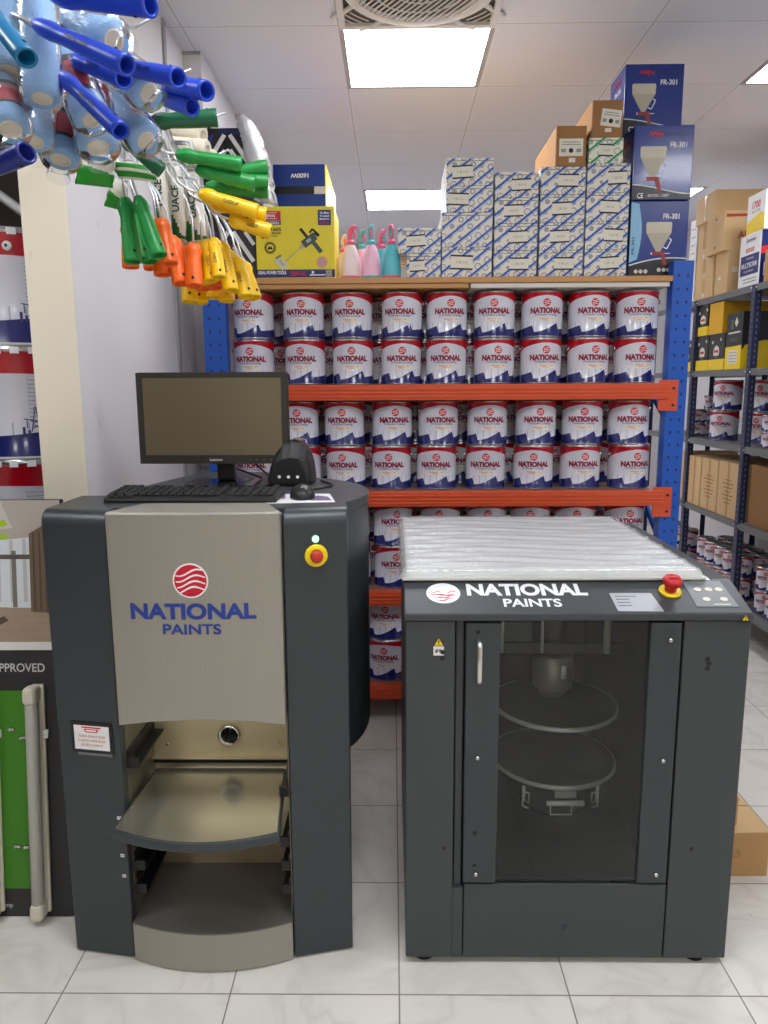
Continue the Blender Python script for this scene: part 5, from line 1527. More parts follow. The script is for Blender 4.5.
mb = MB(); mb.lathe([(0, 0), (0.176, 0), (0.182, 0.004), (0.182, 0.012), (0.176, 0.014)], M_PALE, 64, T_(0.318)); mb.lathe([(0.176, 0.0142), (0.12, 0.0146), (0.118, 0.0130), (0.08, 0.0146), (0.0, 0.0146)], M_DISC, 64, T_(0.318)); mb.build('lower_clamp_plate', mx)
mb = MB(); mb.lathe([(0.0, 0.0), (0.10, 0.0), (0.10, 0.012), (0.055, 0.02), (0.05, 0.123)], M_CHAR, 40, T_(0.195)); mb.build('turntable', mx)
mb = MB(); y_ = GC[1] - 0.188
mb.cyl((0.418, y_, 0.288), (0.520, y_, 0.288), 0.0075, M_PALE, 14)
mb.tube([(0.430, y_ + 0.004, 0.286), (0.430, y_ + 0.004, 0.252), (0.488, y_ + 0.004, 0.252), (0.488, y_ + 0.004, 0.286)], 0.0022, M_PALE, 6)
mb.box((0.44, y_ + 0.004, 0.30), (0.50, y_ + 0.04, 0.318), M_GEAR, 0.002)
mb.build('plate_handle', mx)
for s, x in ((-1, 0.362), (1, 0.562)):
    mb = MB()
    yy = y_ + 0.03
    mb.tube([(x, yy, 0.322), (x, yy, 0.278), (x + s * -0.012, yy, 0.270), (x - s * 0.014, yy, 0.300), (x - s * 0.004, yy, 0.303)], 0.0028, M_PALE, 6)
    mb.tube([(x + s * 0.004, yy, 0.322), (x + s * 0.004, yy, 0.262), (x - s * 0.012, yy, 0.255)], 0.0024, M_PALE, 6)
    mb.build('plate_clip', mx)

# foam lid wrapped in clear film, lying on top
lid = thing('foam_slab', 'flat cream foam slab wrapped in clear film lying on the mixer', 'slab', (0.40, 2.11, 0.953))
M_FOAM = mat('cream_foam', (234, 233, 222), 0.6, 0, 0.03, 8, 0.15, 60)
M_FOAMW = mat('wrapped_foam', (246, 247, 242), 0.35, 0, 0.03, 8)
LX0, LX1, LY0, LY1 = -0.378, 0.352, -0.375, 0.375
mb = MB(); mb.box((LX0, LY0, 0.0), (LX1, LY1, 0.009), M_FOAM, 0.002); mb.build('lower_sheet', lid)
mb = MB(); mb.box((LX0 + 0.008, LY0 + 0.008, 0.0092), (LX1 - 0.020, LY1 - 0.008, 0.0245), M_FOAMW, 0.003); mb.build('upper_sheet', lid)
mf = make_film('stretch_film', (0.98, 0.98, 0.98), 0.30, 0.0, 1, 0.16)
g = NG(mf)
tc = g.n('ShaderNodeTexCoord'); mp = g.n('ShaderNodeMapping'); mp.inputs['Scale'].default_value = (5, 38, 10); mp.inputs['Rotation'].default_value = (0, 0, 0.10)
g.link(tc.outputs['Object'], mp.inputs[0])
nz = g.noise(mp.outputs[0], 1.6, 5, 1.4)
bm_ = g.n('ShaderNodeBump'); bm_.inputs['Strength'].default_value = 0.55; bm_.inputs['Distance'].default_value = 0.008
g.link(nz, bm_.inputs['Height'])
for nd in mf.node_tree.nodes:
    if nd.type in ('BSDF_GLOSSY', 'BSDF_DIFFUSE'):
        g.link(bm_.outputs[0], nd.inputs['Normal'])
mb = MB(); rnd = random.Random(11)
nx, ny = 60, 50; grid = []
for i in range(nx + 1):
    row = []
    for j in range(ny + 1):
        u, v = i / nx, j / ny
        x = LX0 - 0.004 + (LX1 - LX0 + 0.004) * u; y = LY0 - 0.003 + (LY1 - LY0 + 0.01) * v
        z = 0.0268 + 0.0016 * math.sin(y * 110 + math.sin(x * 9) * 2.5) + 0.0012 * math.sin(y * 63 + x * 20) + rnd.uniform(0, 0.0012)
        eu = min(u, 1 - u) * nx; ev = min(v, 1 - v) * ny
        if v > 0.985:
            z += rnd.uniform(0, 0.016) * (0.4 + 0.6 * abs(math.sin(u * 9)))
        if min(eu, ev) < 1 and v < 0.5:
            z = 0.006
        elif min(eu, ev) < 1:
            z = 0.012 + (rnd.uniform(0, 0.018) if v > 0.97 else 0)
        if u < 0.02:
            x -= rnd.uniform(0, 0.006)
        row.append(mb.bm.verts.new((x, y, z)))
    grid.append(row)
for i in range(nx):
    for j in range(ny):
        f = mb.bm.faces.new((grid[i][j], grid[i + 1][j], grid[i + 1][j + 1], grid[i][j + 1])); f.smooth = True; f.material_index = mb.mi(mf)
e_ = mb.build('film_wrap', lid); e_['label'] = 'wrinkled clear film'
# ================================================================== paint rollers hanging on the left
M_HAND = {'blue': mat('handle_blue', (34, 70, 198), 0.32), 'teal': mat('handle_teal', (20, 112, 160), 0.32), 'navy': mat('handle_navy', (24, 40, 130), 0.35),
          'darkgreen': mat('handle_dark_green', (26, 100, 62), 0.35), 'green': mat('handle_green', (34, 150, 66), 0.35),
          'yellow': mat('handle_yellow', (250, 200, 14), 0.35), 'orange': mat('handle_orange', (250, 108, 26), 0.35)}
M_SLEEVE = mat('blue_sleeve', (136, 180, 224), 0.9, 0, 0.08, 60, 0.5, 400)
M_SLEEVEC = mat('cream_sleeve', (238, 228, 206), 0.95, 0, 0.06, 60, 0.6, 300)
M_CORE = mat('card_core', (214, 202, 176), 0.7)
M_BANDR = mat('band_red', (190, 24, 40), 0.35); M_POUCHG = mat('pouch_green', (40, 150, 40), 0.35); M_POUCHW = mat('pouch_white', (232, 228, 214), 0.4)
M_SHRINK = make_film('shrink_film', (0.97, 0.98, 0.99), 0.10, 0.5, 60.0, 0.22, 1.16)
NAME = {'blue': 'blue', 'teal': 'teal', 'navy': 'navy blue', 'darkgreen': 'dark green', 'green': 'green', 'yellow': 'yellow', 'orange': 'orange'}
def handle_data(kind, L, R):
    """grip along +Z with a tapered neck, a waist and an open hollow end with dark discs painted as a hanging hole"""
    mb = MB()
    m = M_HAND[kind]
    mb.lathe([(0.0, 0.0), (R * 0.45, 0.0), (R * 0.55, L * 0.02), (R * 0.86, L * 0.10), (R * 0.95, L * 0.20), (R * 0.80, L * 0.30), (R * 0.84, L * 0.38), (R * 0.92, L * 0.60), (R * 0.98, L * 0.90), (R, L * 0.97), (R * 0.97, L),
              (R * 0.74, L), (R * 0.72, L * 0.985), (R * 0.66, L * 0.80), (0.0, L * 0.80)], m, 20, None, True, sy=0.88)
    # hanging hole: dark discs on both flanks paint the shade of a bore
    hr = R * 0.17
    for s in (-1, 1):
        Mh = Matrix.Translation((0, s * R * 0.872, L * 0.86)) @ Matrix.Rotation(-s * PI / 2, 4, 'X')
        mb.lathe([(hr, 0.0), (hr, 0.0006), (0, 0.0006)], M_INK, 14, Mh)
    Mb = Matrix(((1, 0, 0, 0), (0, 0, 1, 0), (0, 1, 0, 0), (0, 0, 0, 1)))
    return mb.data('handle')
hcache = {}
groups = {}
for A, B, R, kind in HANDLES:
    v = Vector(B) - Vector(A)
    hang = 'hanging' if abs(v.z) > abs(v.x) * 1.2 and kind not in ('blue', 'teal', 'navy') else 'jutting'
    groups.setdefault((kind, hang), []).append((A, B, R * (1.12 if kind in ('blue', 'teal', 'navy') else 1.02)))
def rank_label(kind, hang, i, n):
    nm = NAME[kind]
    if n == 1:
        return 'paint roller with %s handle at the far left edge of the roller display' % nm
    if hang == 'hanging':
        return '%s roller handle hanging down, %s from the left of that colour' % (nm, ORD[i + 1])
    return '%s roller handle jutting out sideways, %s from left among such ones' % (nm, ORD[i + 1])
for (kind, hang), lst in groups.items():
    lst.sort(key=lambda q: q[1][0])
    for i, (A, B, R) in enumerate(lst):
        A = Vector(A); B = Vector(B); L = (B - A).length
        t = thing('paint_roller', rank_label(kind, hang, i, len(lst)), 'paint roller', A, 0, '%s paint rollers on the left display' % NAME[kind])
        q = (B - A).to_track_quat('Z', 'Y')
        me = handle_data(kind, L, R)
        h = bpy.data.objects.new('handle', me); COL.objects.link(h); h.parent = t
        h.rotation_mode = 'QUATERNION'; h.rotation_quaternion = q
        d = (B - A).normalized()
        rnd = random.Random(i * 13 + len(kind))
        # printed word on the grip
        if kind in ('blue', 'yellow'):
            side = Vector((0, -1, 0)); xl = d; zl = (side - d * side.dot(d)).normalized(); yl = zl.cross(xl)
            c = d * (L * 0.55) + zl * (R * 0.90)
            Mx = Matrix(((xl.x, yl.x, zl.x, c.x), (xl.y, yl.y, zl.y, c.y), (xl.z, yl.z, zl.z, c.z), (0, 0, 0, 1)))
            mb = MB(); add_text(mb, 'Alfa mix' if kind == 'blue' else 'CLASSIC 4"', Mx, L * 0.26, R * 0.42, mat('handle_print', (20, 26, 50), 0.5), 0.0012, 0.02, shear=0.2 if kind == 'blue' else 0, res=1)
            mb.build('lettering', t)
        # bent wire frame
        mb = MB()
        if hang == 'hanging':
            up = -d
            p1 = up * 0.10 + Vector((-0.015, 0.01, 0)); p2 = up * 0.14 + Vector((-0.055, 0.02, 0.02)); p3 = p2 + Vector((-0.03, 0.02, 0.07 + rnd.uniform(0, 0.02)))
            mb.tube([d * 0.01, up * 0.05, p1, p2, p3], 0.0025, M_CHROME, 8)
        elif kind in ('green', 'yellow', 'darkgreen'):
            p1 = -d * 0.03; p2 = p1 + Vector((-0.035, 0.01, 0.075)); p3 = p2 + Vector((-0.05, 0.03, 0.01)); 
            mb.tube([d * 0.01, p1 * 0.7, p1 + Vector((-0.012, 0, 0.012)), p2, p3], 0.0028, M_CHROME, 8)
        else:
            p1 = -d * 0.04
            mb.tube([d * 0.01, p1, p1 + Vector((-0.03, 0.03, 0.02)), p1 + Vector((-0.06, 0.06, 0.02))], 0.0032, M_CHROME, 8)
        mb.build('wire_frame', t)

# blue sleeves in clear bags, cream sleeves behind
sl_where = ['at the far upper left corner of the photo', 'hanging upright just right of the far left sleeve', 'lying slanted at the top under the highest blue handle', 'slanted, pointing right below the upper blue handles',
            'pointing down above the dark green handle', 'with red and black band behind the crossing blue handles', 'with red band, ending above the green pouches', 'hanging in the middle of the lower left cluster',
            'with a dark red band beside the cream wall end', 'with black label at the left edge above a navy handle', 'upper one of the cream pair behind the rollers', 'lower one of the cream pair behind the rollers', 'short one at the right of the cream sleeves']
for i, (A, B, R, kind) in enumerate(SLEEVES):
    A = Vector(A); B = Vector(B); L = (B - A).length
    cream = kind == 'cream'
    t = thing('roller_sleeve', ('cream' if cream else 'pale blue') + ' fluffy roller sleeve ' + sl_where[i], 'roller sleeve', A, 0, 'roller sleeves on the left display')
    q = (B - A).to_track_quat('Z', 'Y')
    def add(mb, name, lab=None):
        o = mb.build(name, t); o.rotation_mode = 'QUATERNION'; o.rotation_quaternion = q
        if lab:
            o['label'] = lab
        return o
    mb = MB()
    m = M_SLEEVEC if cream else M_SLEEVE
    mb.lathe([(R * 0.55, 0.0), (R * 0.86, 0.0), (R * 0.97, L * 0.03), (R, L * 0.10), (R, L * 0.90), (R * 0.97, L * 0.97), (R * 0.86, L), (R * 0.55, L)], m, 28)
    add(mb, 'fluffy_cover')
    mb = MB(); mb.lathe([(R * 0.55, 0), (R * 0.55, L), (R * 0.40, L), (R * 0.40, 0), (R * 0.55, 0)], M_CORE, 24); mb.lathe([(0, L - 0.003), (R * 0.42, L - 0.003)], M_CORE, 24); add(mb, 'core')
    if kind == 'label':
        mb = MB()
        mb.lathe([(R * 1.012, L * 0.30), (R * 1.012, L * 0.74)], M_BANDR, 28); mb.lathe([(R * 1.018, L * 0.28), (R * 1.018, L * 0.36)], M_INK, 28); mb.lathe([(R * 1.018, L * 0.70), (R * 1.018, L * 0.76)], M_INK, 28)
        for k in range(3):
            a = -PI / 2 + k * 2.1
            c = Vector((math.cos(a), math.sin(a), 0)); tx = Vector((-math.sin(a), math.cos(a), 0))
            Mx = Matrix(((0, tx.x, c.x, c.x * R * 1.03), (0, tx.y, c.y, c.y * R * 1.03), (1, 0, 0, L * 0.52), (0, 0, 0, 1)))
            add_text(mb, 'Alfa roller', Mx, L * 0.28, R * 0.28, M_INK, 0.001, 0.02, res=1)
        add(mb, 'paper_band', 'red and black paper band')
    if not cream:
        mb = MB(); rnd = random.Random(i)
        vs = mb.lathe([(R * 0.9, -0.012), (R * 1.06, 0.0), (R * 1.08, L * 0.25), (R * 1.06, L * 0.5), (R * 1.09, L * 0.75), (R * 1.07, L * 0.97), (R * 0.9, L + 0.008), (R * 0.45, L + 0.016), (R * 0.6, L + 0.034)], M_SHRINK, 22)
        for v in vs:
            k = 1 + rnd.uniform(-0.005, 0.06)
            v.co.x *= k; v.co.y *= k
        add(mb, 'clear_wrap')
        mb = MB(); mb.tube([(0, 0, 0.01), (0, 0, -0.03), (0.012, 0, -0.045)], 0.0025, M_CHROME, 8); add(mb, 'hanging_wire')
# printed flat pouches
pw = ['white pouch with green foot hanging left of the green handles', 'white pouch with bright green bars under the dark green handle', 'green tipped pouch just left of the hanging green handles',
      'leftmost of the three cream pouches with upright lettering', 'middle one of the three cream pouches with upright lettering', 'rightmost of the three cream pouches, green at its foot']
for i, (Q, kind) in enumerate(POUCHES):
    Q = [Vector(p) for p in Q]      # top-left, top-right, bottom-right, bottom-left
    c = sum(Q, Vector()) / 4
    t = thing('roller_pouch', pw[i], 'pouch', c, 0, 'roller pouches on the left display')
    Q = [p - c for p in Q]
    mb = MB(); nu, nv = 8, 44
    def at(u, v, s):
        p = Q[0].lerp(Q[1], u).lerp(Q[3].lerp(Q[2], u), v)
        b = 0.014 * math.sin(PI * u) ** 0.7 * math.sin(PI * v) ** 0.4
        return p + Vector((0, -s * b, 0)) + Vector((0.001 * math.sin(v * 19), 0, 0))
    for s in (-1, 1):
        g_ = [[mb.bm.verts.new(at(u / nu, v / nv, s)) for u in range(nu + 1)] for v in range(nv + 1)]
        for v in range(nv):
            for u in range(nu):
                f = mb.bm.faces.new((g_[v][u], g_[v][u + 1], g_[v + 1][u + 1], g_[v + 1][u])); f.smooth = True
                vv = (v + 0.5) / nv
                if kind == 'bar':
                    green = 0.10 < vv < 0.42 or 0.58 < vv < 0.92
                elif kind == 'text':
                    green = vv + 0.12 * math.cos(u * 0.45) > 0.80 and vv < 0.96
                else:
                    green = vv + 0.25 * (0.5 - u / nu) > 0.56
                f.material_index = mb.mi(M_POUCHG if kind != 'text' else mat('pouch_dark_green', (34, 110, 52), 0.35)) if green else mb.mi(M_POUCHW)
    bmesh.ops.remove_doubles(mb.bm, verts=mb.bm.verts[:], dist=1e-5)
    body = mb.build('pouch_body', t)
    if kind == 'text':
        xl = (Q[0].lerp(Q[1], .5) - Q[3].lerp(Q[2], .5)).normalized(); zl = Vector((0, -1, 0)); yl = zl.cross(xl).normalized(); zl = xl.cross(yl)
        cc = Q[0].lerp(Q[1], .5).lerp(Q[3].lerp(Q[2], .5), 0.48) + Vector((0, -0.0155, 0))
        Mx = Matrix(((xl.x, yl.x, zl.x, cc.x), (xl.y, yl.y, zl.y, cc.y), (xl.z, yl.z, zl.z, cc.z), (0, 0, 0, 1)))
        mb = MB(); add_text(mb, 'UACE', Mx, 0.055, 0.015, mat('pouch_ink', (40, 60, 50), 0.5), 0.0008, 0.03, res=2); mb.build('lettering', t)
# peg rail the rollers hang from: a bar on the wall end with forward pegs
t = thing('peg_rail', 'chrome wire pegs and rail holding the paint rollers at upper left', 'rail', (-0.84, 1.5, 0))
mb = MB(); mb.tube([(0.02, -0.75, 2.06), (0.02, 0.9, 2.06)], 0.008, M_CHROME, 10); mb.tube([(0.02, -0.75, 2.12), (0.02, -0.75, CH)], 0.008, M_CHROME, 10); mb.tube([(0.02, 0.9, 2.0), (0.02, 0.9, CH)], 0.008, M_CHROME, 10); mb.tube([(0.02, -0.75, 2.12), (0.02, -0.75, 2.06)], 0.008, M_CHROME, 10)
mb.build('rail', t)
for y, z, l in ((-0.35, 2.06, 0.42), (-0.05, 2.05, 0.40), (0.10, 2.02, 0.42), (0.22, 1.98, 0.46), (0.34, 1.94, 0.44)):
    mb = MB(); mb.tube([(0.02, y, z), (0.02 + l * 0.9, y, z + 0.004), (0.02 + l, y, z + 0.022)], 0.0028, M_CHROME, 8); mb.build('peg', t)

# ================================================================== large drums behind the cream wall end
DRH, DRR = 0.349, 0.146
M_DRUM = make_tin_mat('printed_drum', DRH, 0.76, -0.02, 0.22, 0.02)
b = MB()
b.lathe([(0, 0), (DRR - 0.004, 0), (DRR, 0.003), (DRR, 0.008), (DRR - 0.002, 0.011), (DRR - 0.002, DRH - 0.02), (DRR, DRH - 0.018), (DRR, DRH - 0.008), (DRR - 0.003, DRH - 0.004)], [M_LWHITE, M_LWHITE, M_LWHITE, M_DRUM, M_DRUM, M_DRUM, M_RIM, M_RIM], 56); DB = b.data('body')
b = MB(); b.lathe([(DRR - 0.003, DRH - 0.004), (DRR - 0.004, DRH), (DRR - 0.02, DRH), (DRR - 0.024, DRH - 0.012), (0, DRH - 0.012)], M_RIM, 48)
for k in range(18):     # clamped lugs round the rim
    a = 2 * PI * k / 18
    Mx = Matrix.Rotation(a, 4, 'Z') @ Matrix.Translation((DRR + 0.0005, 0, DRH - 0.014))
    b.box((-0.001, -0.013, -0.010), (0.0025, 0.013, 0.010), M_LWHITE, 0.001, M=Mx)
DLID = b.data('lid')
b = MB(); bd = lambda x0, z0: bend_to(DRR - 0.0015, z0, x0 / DRR)
for k in range(10):
    add_text(b, 'Apply by brush or roller' if k % 2 else 'Protective coating base', None, 0.085, 0.0055, M_TNAVY, 0.0006, 0.0, bend=bend_to(DRR - 0.0015, 0.245 - k * 0.0125, 0.66), res=1)
add_text(b, 'NATIONAL', None, 0.17, 0.032, M_MAROON, 0.0008, 0.03, bend=bend_to(DRR - 0.0015, 0.20, -1.15))
# oil rig silhouette
def curved(b, pts, m, th=0.0008):
    f_ = bend_to(DRR - 0.0015, 0, 0)
    vs = [b.bm.verts.new(f_(Vector((x, y, th)))) for x, y in pts]; fc = b.bm.faces.new(vs); fc.material_index = b.mi(m)
def stroke(b, a, c, w, m):
    dx, dy = c[0] - a[0], c[1] - a[1]; l = math.hypot(dx, dy); nx, ny = -dy / l * w / 2, dx / l * w / 2
    curved(b, [(a[0] - nx, a[1] - ny), (c[0] - nx, c[1] - ny), (c[0] + nx, c[1] + ny), (a[0] + nx, a[1] + ny)], m)
ox, oz = 0.07, 0.085
for a_, c_ in (((-.014, 0), (-.004, .055)), ((.014, 0), (.004, .055)), ((-.004, .055), (-.002, .078)), ((.004, .055), (.002, .078)), ((-.012, .01), (.010, .022)), ((.012, .01), (-.010, .022)), ((-.009, .026), (.007, .036)), ((.009, .026), (-.007, .036)), ((-.034, .040), (-.006, .036)), ((-.026, .038), (-.026, .012)), ((-.016, .034), (.016, .034))):
    stroke(b, (ox + a_[0], oz + a_[1]), (ox + c_[0], oz + c_[1]), 0.003, M_TNAVY)
for q, hh in ((0.03, 0.03), (0.045, 0.02), (0.10, 0.016)):
    curved(b, [(q, 0.07), (q + 0.008, 0.07), (q + 0.008, 0.07 + hh), (q, 0.07 + hh)], M_TNAVY)
f_ = bend_to(DRR - 0.0015, 0, 0)
DLAB = b.data('label_print')
DN = ['lowest', 'second from the floor', 'third from the floor', 'fourth from the floor', 'topmost']
t = thing('pallet', 'low pallet carrying the stack of large paint drums, left', 'pallet', (-1.205, 2.445, 0))
mb = MB(); M_PAL = mat('pallet_wood', (150, 116, 80), 0.8)
for k in (-0.15, -0.05, 0.05, 0.15):
    mb.box((k - 0.035, -0.17, 0.128), (k + 0.035, 0.17, 0.147), M_PAL)
mb.build('deck', t)
for k in (-0.14, 0, 0.14):
    mb = MB(); mb.box((-0.185, k - 0.03, 0), (0.185, k + 0.03, 0.128), M_PAL); mb.build('runner', t)
for k in range(5):
    place_tin((DB, DLID, DLAB, None), (-1.205, 2.445, 0.148 + k * (DRH + 0.0005)), (0.0, 0.1, -0.05, 0.15, 0.28)[k], 'large red, white and navy paint drum, %s, behind the cream wall' % DN[k], 'large paint drums', 'paint_drum')
mb = MB(); mb.lathe([(0, 0.0), (0.014, 0), (0.014, 0.004), (0.006, 0.008), (0, 0.008)], M_LWHITE, 20, front(-1.152, 2.3060, 0.147 + 5 * DRH - 0.055)); mb.lathe([(0, 0.0085), (0.005, 0.0085)], M_INK, 12, front(-1.152, 2.3060, 0.147 + 5 * DRH - 0.055))
tag(mb.build('drum_cap'), 'round white cap on the red top band of the topmost drum', 'cap')
mb = MB(); mb.tube([(-1.66, 2.63, 2.30), (-0.986, 2.63, 1.815)], 0.016, M_LWHITE, 4)
tag(mb.build('wall_brace'), 'white slanted metal brace above the large drums, far left', 'brace')

# ================================================================== display board with lamps
bt = thing('display_board', 'leaning display board with room picture, green panel and tube lamps, lower left', 'board', (-1.20, 1.79, 0.0))
bt.rotation_euler = (math.radians(-6), 0, 0)
BX = lambda x: x + 1.20
M_BBLACK = mat('board_black', (42, 42, 44), 0.45); M_BGREEN = mat('board_green', (62, 128, 24), 0.4)
mb = MB(); mb.box((-0.34, 0.0, 0.0), (BX(-0.872), 0.02, 1.135), M_BBLACK, 0.002); mb.build('board_panel', bt)
FB = front(0, -0.0002, 0)
def rct(mb, x0, z0, x1, z1, m, th=0.0006):
    mb.plate([(BX(x0), z0), (BX(x1), z0), (BX(x1), z1), (BX(x0), z1)], FB, th, m)
mb = MB()
rct(mb, -1.535, 0.757, -0.874, 1.133, mat('photo_wall', (176, 166, 156), 0.5))
mb.plate([(BX(-1.535), 0.757), (BX(-0.874), 0.757), (BX(-0.874), 0.850), (BX(-1.535), 0.870)], FB, 0.0008, make_wood('photo_floor', (150, 130, 112), (172, 152, 132)))
mb.plate([(BX(-1.535), 1.133), (BX(-1.03), 1.133), (BX(-1.0), 1.06), (BX(-1.535), 0.99)], FB, 0.0008, mat('photo_ceiling', (196, 190, 182), 0.5))
mb.plate([(BX(-1.535), 0.862), (BX(-0.957), 0.848), (BX(-0.957), 1.035), (BX(-1.535), 0.985)], FB, 0.0010, mat('photo_window', (214, 220, 224), 0.5))
for k in range(16):
    x = -1.50 + k * 0.035
    rct(mb, x, 0.864, x + 0.010, 0.99 + 0.0028 * k, mat('photo_sheer', (190, 190, 190), 0.6), 0.0012)
rct(mb, -1.535, 0.978, -0.957, 0.990, mat('photo_rail', (96, 88, 80), 0.6), 0.0014)
for x in (-1.20, -1.005):
    rct(mb, x, 0.85, x + 0.012, 1.0, mat('photo_frame', (120, 116, 112), 0.6), 0.0014)
mb.plate([(BX(-0.957), 0.838), (BX(-0.905), 0.834), (BX(-0.905), 1.075), (BX(-0.957), 1.045)], FB, 0.0016, mat('photo_curtain', (112, 92, 74), 0.6))
for k in range(3):
    rct(mb, -0.948 + k * 0.016, 0.838, -0.943 + k * 0.016, 1.05, mat('photo_curtain_fold', (88, 70, 56), 0.6), 0.002)
mb.plate([(BX(-1.06), 0.792), (BX(-1.018), 0.815), (BX(-1.03), 0.826), (BX(-1.07), 0.812)], FB, 0.0012, mat('photo_rug', (84, 66, 54), 0.7))
mb.plate([(BX(-1.06), 1.055), (BX(-1.012), 1.068), (BX(-1.02), 1.082), (BX(-1.06), 1.072)], FB, 0.0012, M_BGREEN if False else mat('photo_lime', (160, 196, 40), 0.5))
mb.plate([(BX(-1.06), 1.024), (BX(-1.008), 1.034), (BX(-1.016), 1.046), (BX(-1.06), 1.036)], FB, 0.0012, mat('photo_lime', (160, 196, 40), 0.5))
mb.build('room_picture', bt)
mb = MB(); rct(mb, -1.535, 0.735, -0.874, 0.757, mat('board_strip', (226, 224, 220), 0.5)); mb.build('pale_strip', bt)
mb = MB(); rct(mb, -1.535, 0.080, -0.934, 0.625, M_BGREEN); mb.build('green_panel', bt)
mb = MB(); add_text(mb, 'APPROVED', front(BX(-0.998), -0.0003, 0.688), 0.143, 0.0225, mat('letter_grey', (204, 204, 204), 0.5), 0.0006, 0.012); mb.build('lettering', bt)
mb = MB(); add_text(mb, 'lamp', front(BX(-1.05), -0.0003, 0.034), 0.03, 0.012, mat('letter_grey', (204, 204, 204), 0.5), 0.0006, 0.0); mb.build('small_lettering', bt)
for x, z in ((-1.025, 0.522), (-0.995, 0.50), (-1.02, 0.20), (-0.995, 0.198)):
    mb = MB(); mb.cyl((BX(x), -0.0008, z), (BX(x), -0.008, z), 0.005, M_STEEL, 10); mb.box((BX(x) + 0.004, -0.008, z - 0.003), (BX(x) + 0.014, -0.001, z + 0.003), M_STEEL); mb.build('screw', bt)
M_LAMPW = mat('lamp_plastic', (216, 210, 192), 0.45); M_LAMPT = mat('lamp_tube', (178, 176, 166), 0.3)
for x, lb in ((-0.947, 'pale tube lamp at the right of the green panel'), (-1.074, 'pale tube lamp at the left of the green panel')):
    mb = MB(); mb.box((BX(x) - 0.013, -0.012, 0.02), (BX(x) + 0.020, -0.0006, 0.645), M_LAMPW, 0.004); lm = mb.build('lamp_base', bt); lm['label'] = lb
    mb = MB(); mb.cyl((BX(x) - 0.004, -0.030, 0.055), (BX(x) - 0.004, -0.030, 0.600), 0.0165, M_LAMPT, 24); mb.build('tube', lm)
    for z0, z1 in ((0.012, 0.060), (0.598, 0.646)):
        mb = MB(); mb.box((BX(x) - 0.022, -0.050, z0), (BX(x) + 0.014, -0.006, z1), M_LAMPW, 0.012, 3); mb.build('end_cap', lm)
    mb = MB(); mb.box((BX(x) + 0.014, -0.012, 0.500), (BX(x) + 0.028, -0.002, 0.522), M_LWHITE, 0.002); mb.build('switch', lm)

# ================================================================== cardboard box on the floor, right
t = thing('cardboard_box', 'open cardboard box on the floor right of the paint mixer', 'box', (0.955, 2.10, 0.0), 0.02)
mb = MB(); w, d_, h = 0.262, 0.27, 0.142
mb.box((-w / 2, -d_ / 2, 0), (w / 2, d_ / 2, h - 0.003), M_KRAFT, 0.003)
mb.box((-w / 2 - 0.001, -d_ / 2 - 0.001, h - 0.003), (w / 2 + 0.001, -0.003, h), M_KRAFT2); mb.box((-w / 2 - 0.001, 0.003, h - 0.003), (w / 2 + 0.001, d_ / 2 + 0.001, h), M_KRAFT2)
mb.build('carton', t)
mb = MB(); mb.prism([(0.035, -0.10, h), (0.048, -0.10, h), (0.060, 0.10, h), (0.045, 0.10, h)], (0, 0, 0.085), M_KRAFT); mb.build('raised_flap', t)
mb = MB()
for k in range(14):
    a = 2 * PI * k / 14; a2 = 2 * PI * (k + 1) / 14
    mb.tube([(0.035 + 0.011 * math.cos(a), -d_ / 2 - 0.0003, 0.075 + 0.014 * math.sin(a)), (0.035 + 0.011 * math.cos(a2), -d_ / 2 - 0.0003, 0.075 + 0.014 * math.sin(a2))], 0.0012, M_KRAFTD, 4)
mb.tube([(0.029, -d_ / 2 - 0.0003, 0.068), (0.041, -d_ / 2 - 0.0003, 0.082)], 0.0012, M_KRAFTD, 4)
mb.build('printed_mark', t)

# ================================================================== slotted shelving along the right wall
SX0, SX1 = 1.92, 2.40
SY = [2.56, 3.33, 4.10, 4.87, 5.66]
SZ = [1.94, 1.50, 1.08, 0.655, 0.19]
SHZ = list(SZ)
sr = thing('shelving_unit', 'navy slotted steel shelving along the right wall with boxes and tins', 'shelving', (0, 0, 0))
for i, y in enumerate(SY):
    for x, s in ((SX0, 1), (SX1, -1)):
        mb = MB()
        top = 1.9385
        mb.box((min(x, x + s * 0.003), y - 0.02, 0.0), (max(x, x + s * 0.003), y + 0.02, top), M_NAVY)
        mb.box((min(x, x + s * 0.036), y - 0.0235, 0.0), (max(x, x + s * 0.036), y - 0.0205, top), M_NAVY)
        if x == SX0 and i in (2, 3):
            z = 0.05
            while z < top - 0.02:
                mb.box((x - 0.0008, y - 0.004, z), (x + 0.0002, y + 0.004, z + 0.014), M_SHELFGREY)
                mb.box((x + 0.014, y - 0.0243, z), (x + 0.022, y - 0.0233, z + 0.014), M_SHELFGREY)
                z += 0.032
        mb.build('post', sr)
for i in range(len(SY) - 1):
    for z in SZ:
        mb = MB(); y0, y1 = SY[i] + 0.021, SY[i + 1] - 0.025
        mb.box((SX0 + 0.0035, y0, z - 0.036), (SX0 + 0.006, y1, z), M_SHELFGREY); mb.box((SX1 - 0.006, y0, z - 0.036), (SX1 - 0.0035, y1, z), M_SHELFGREY)
        mb.box((SX0 + 0.006, y0, z - 0.003), (SX1 - 0.006, y1, z), M_SHELFGREY)
        for yy in (y0 + 0.004, y1 - 0.004):
            mb.cyl((SX0 + 0.0035, yy, z - 0.018), (SX0 - 0.003, yy, z - 0.018), 0.006, M_STEEL, 8)
        mb.build('shelf', sr)

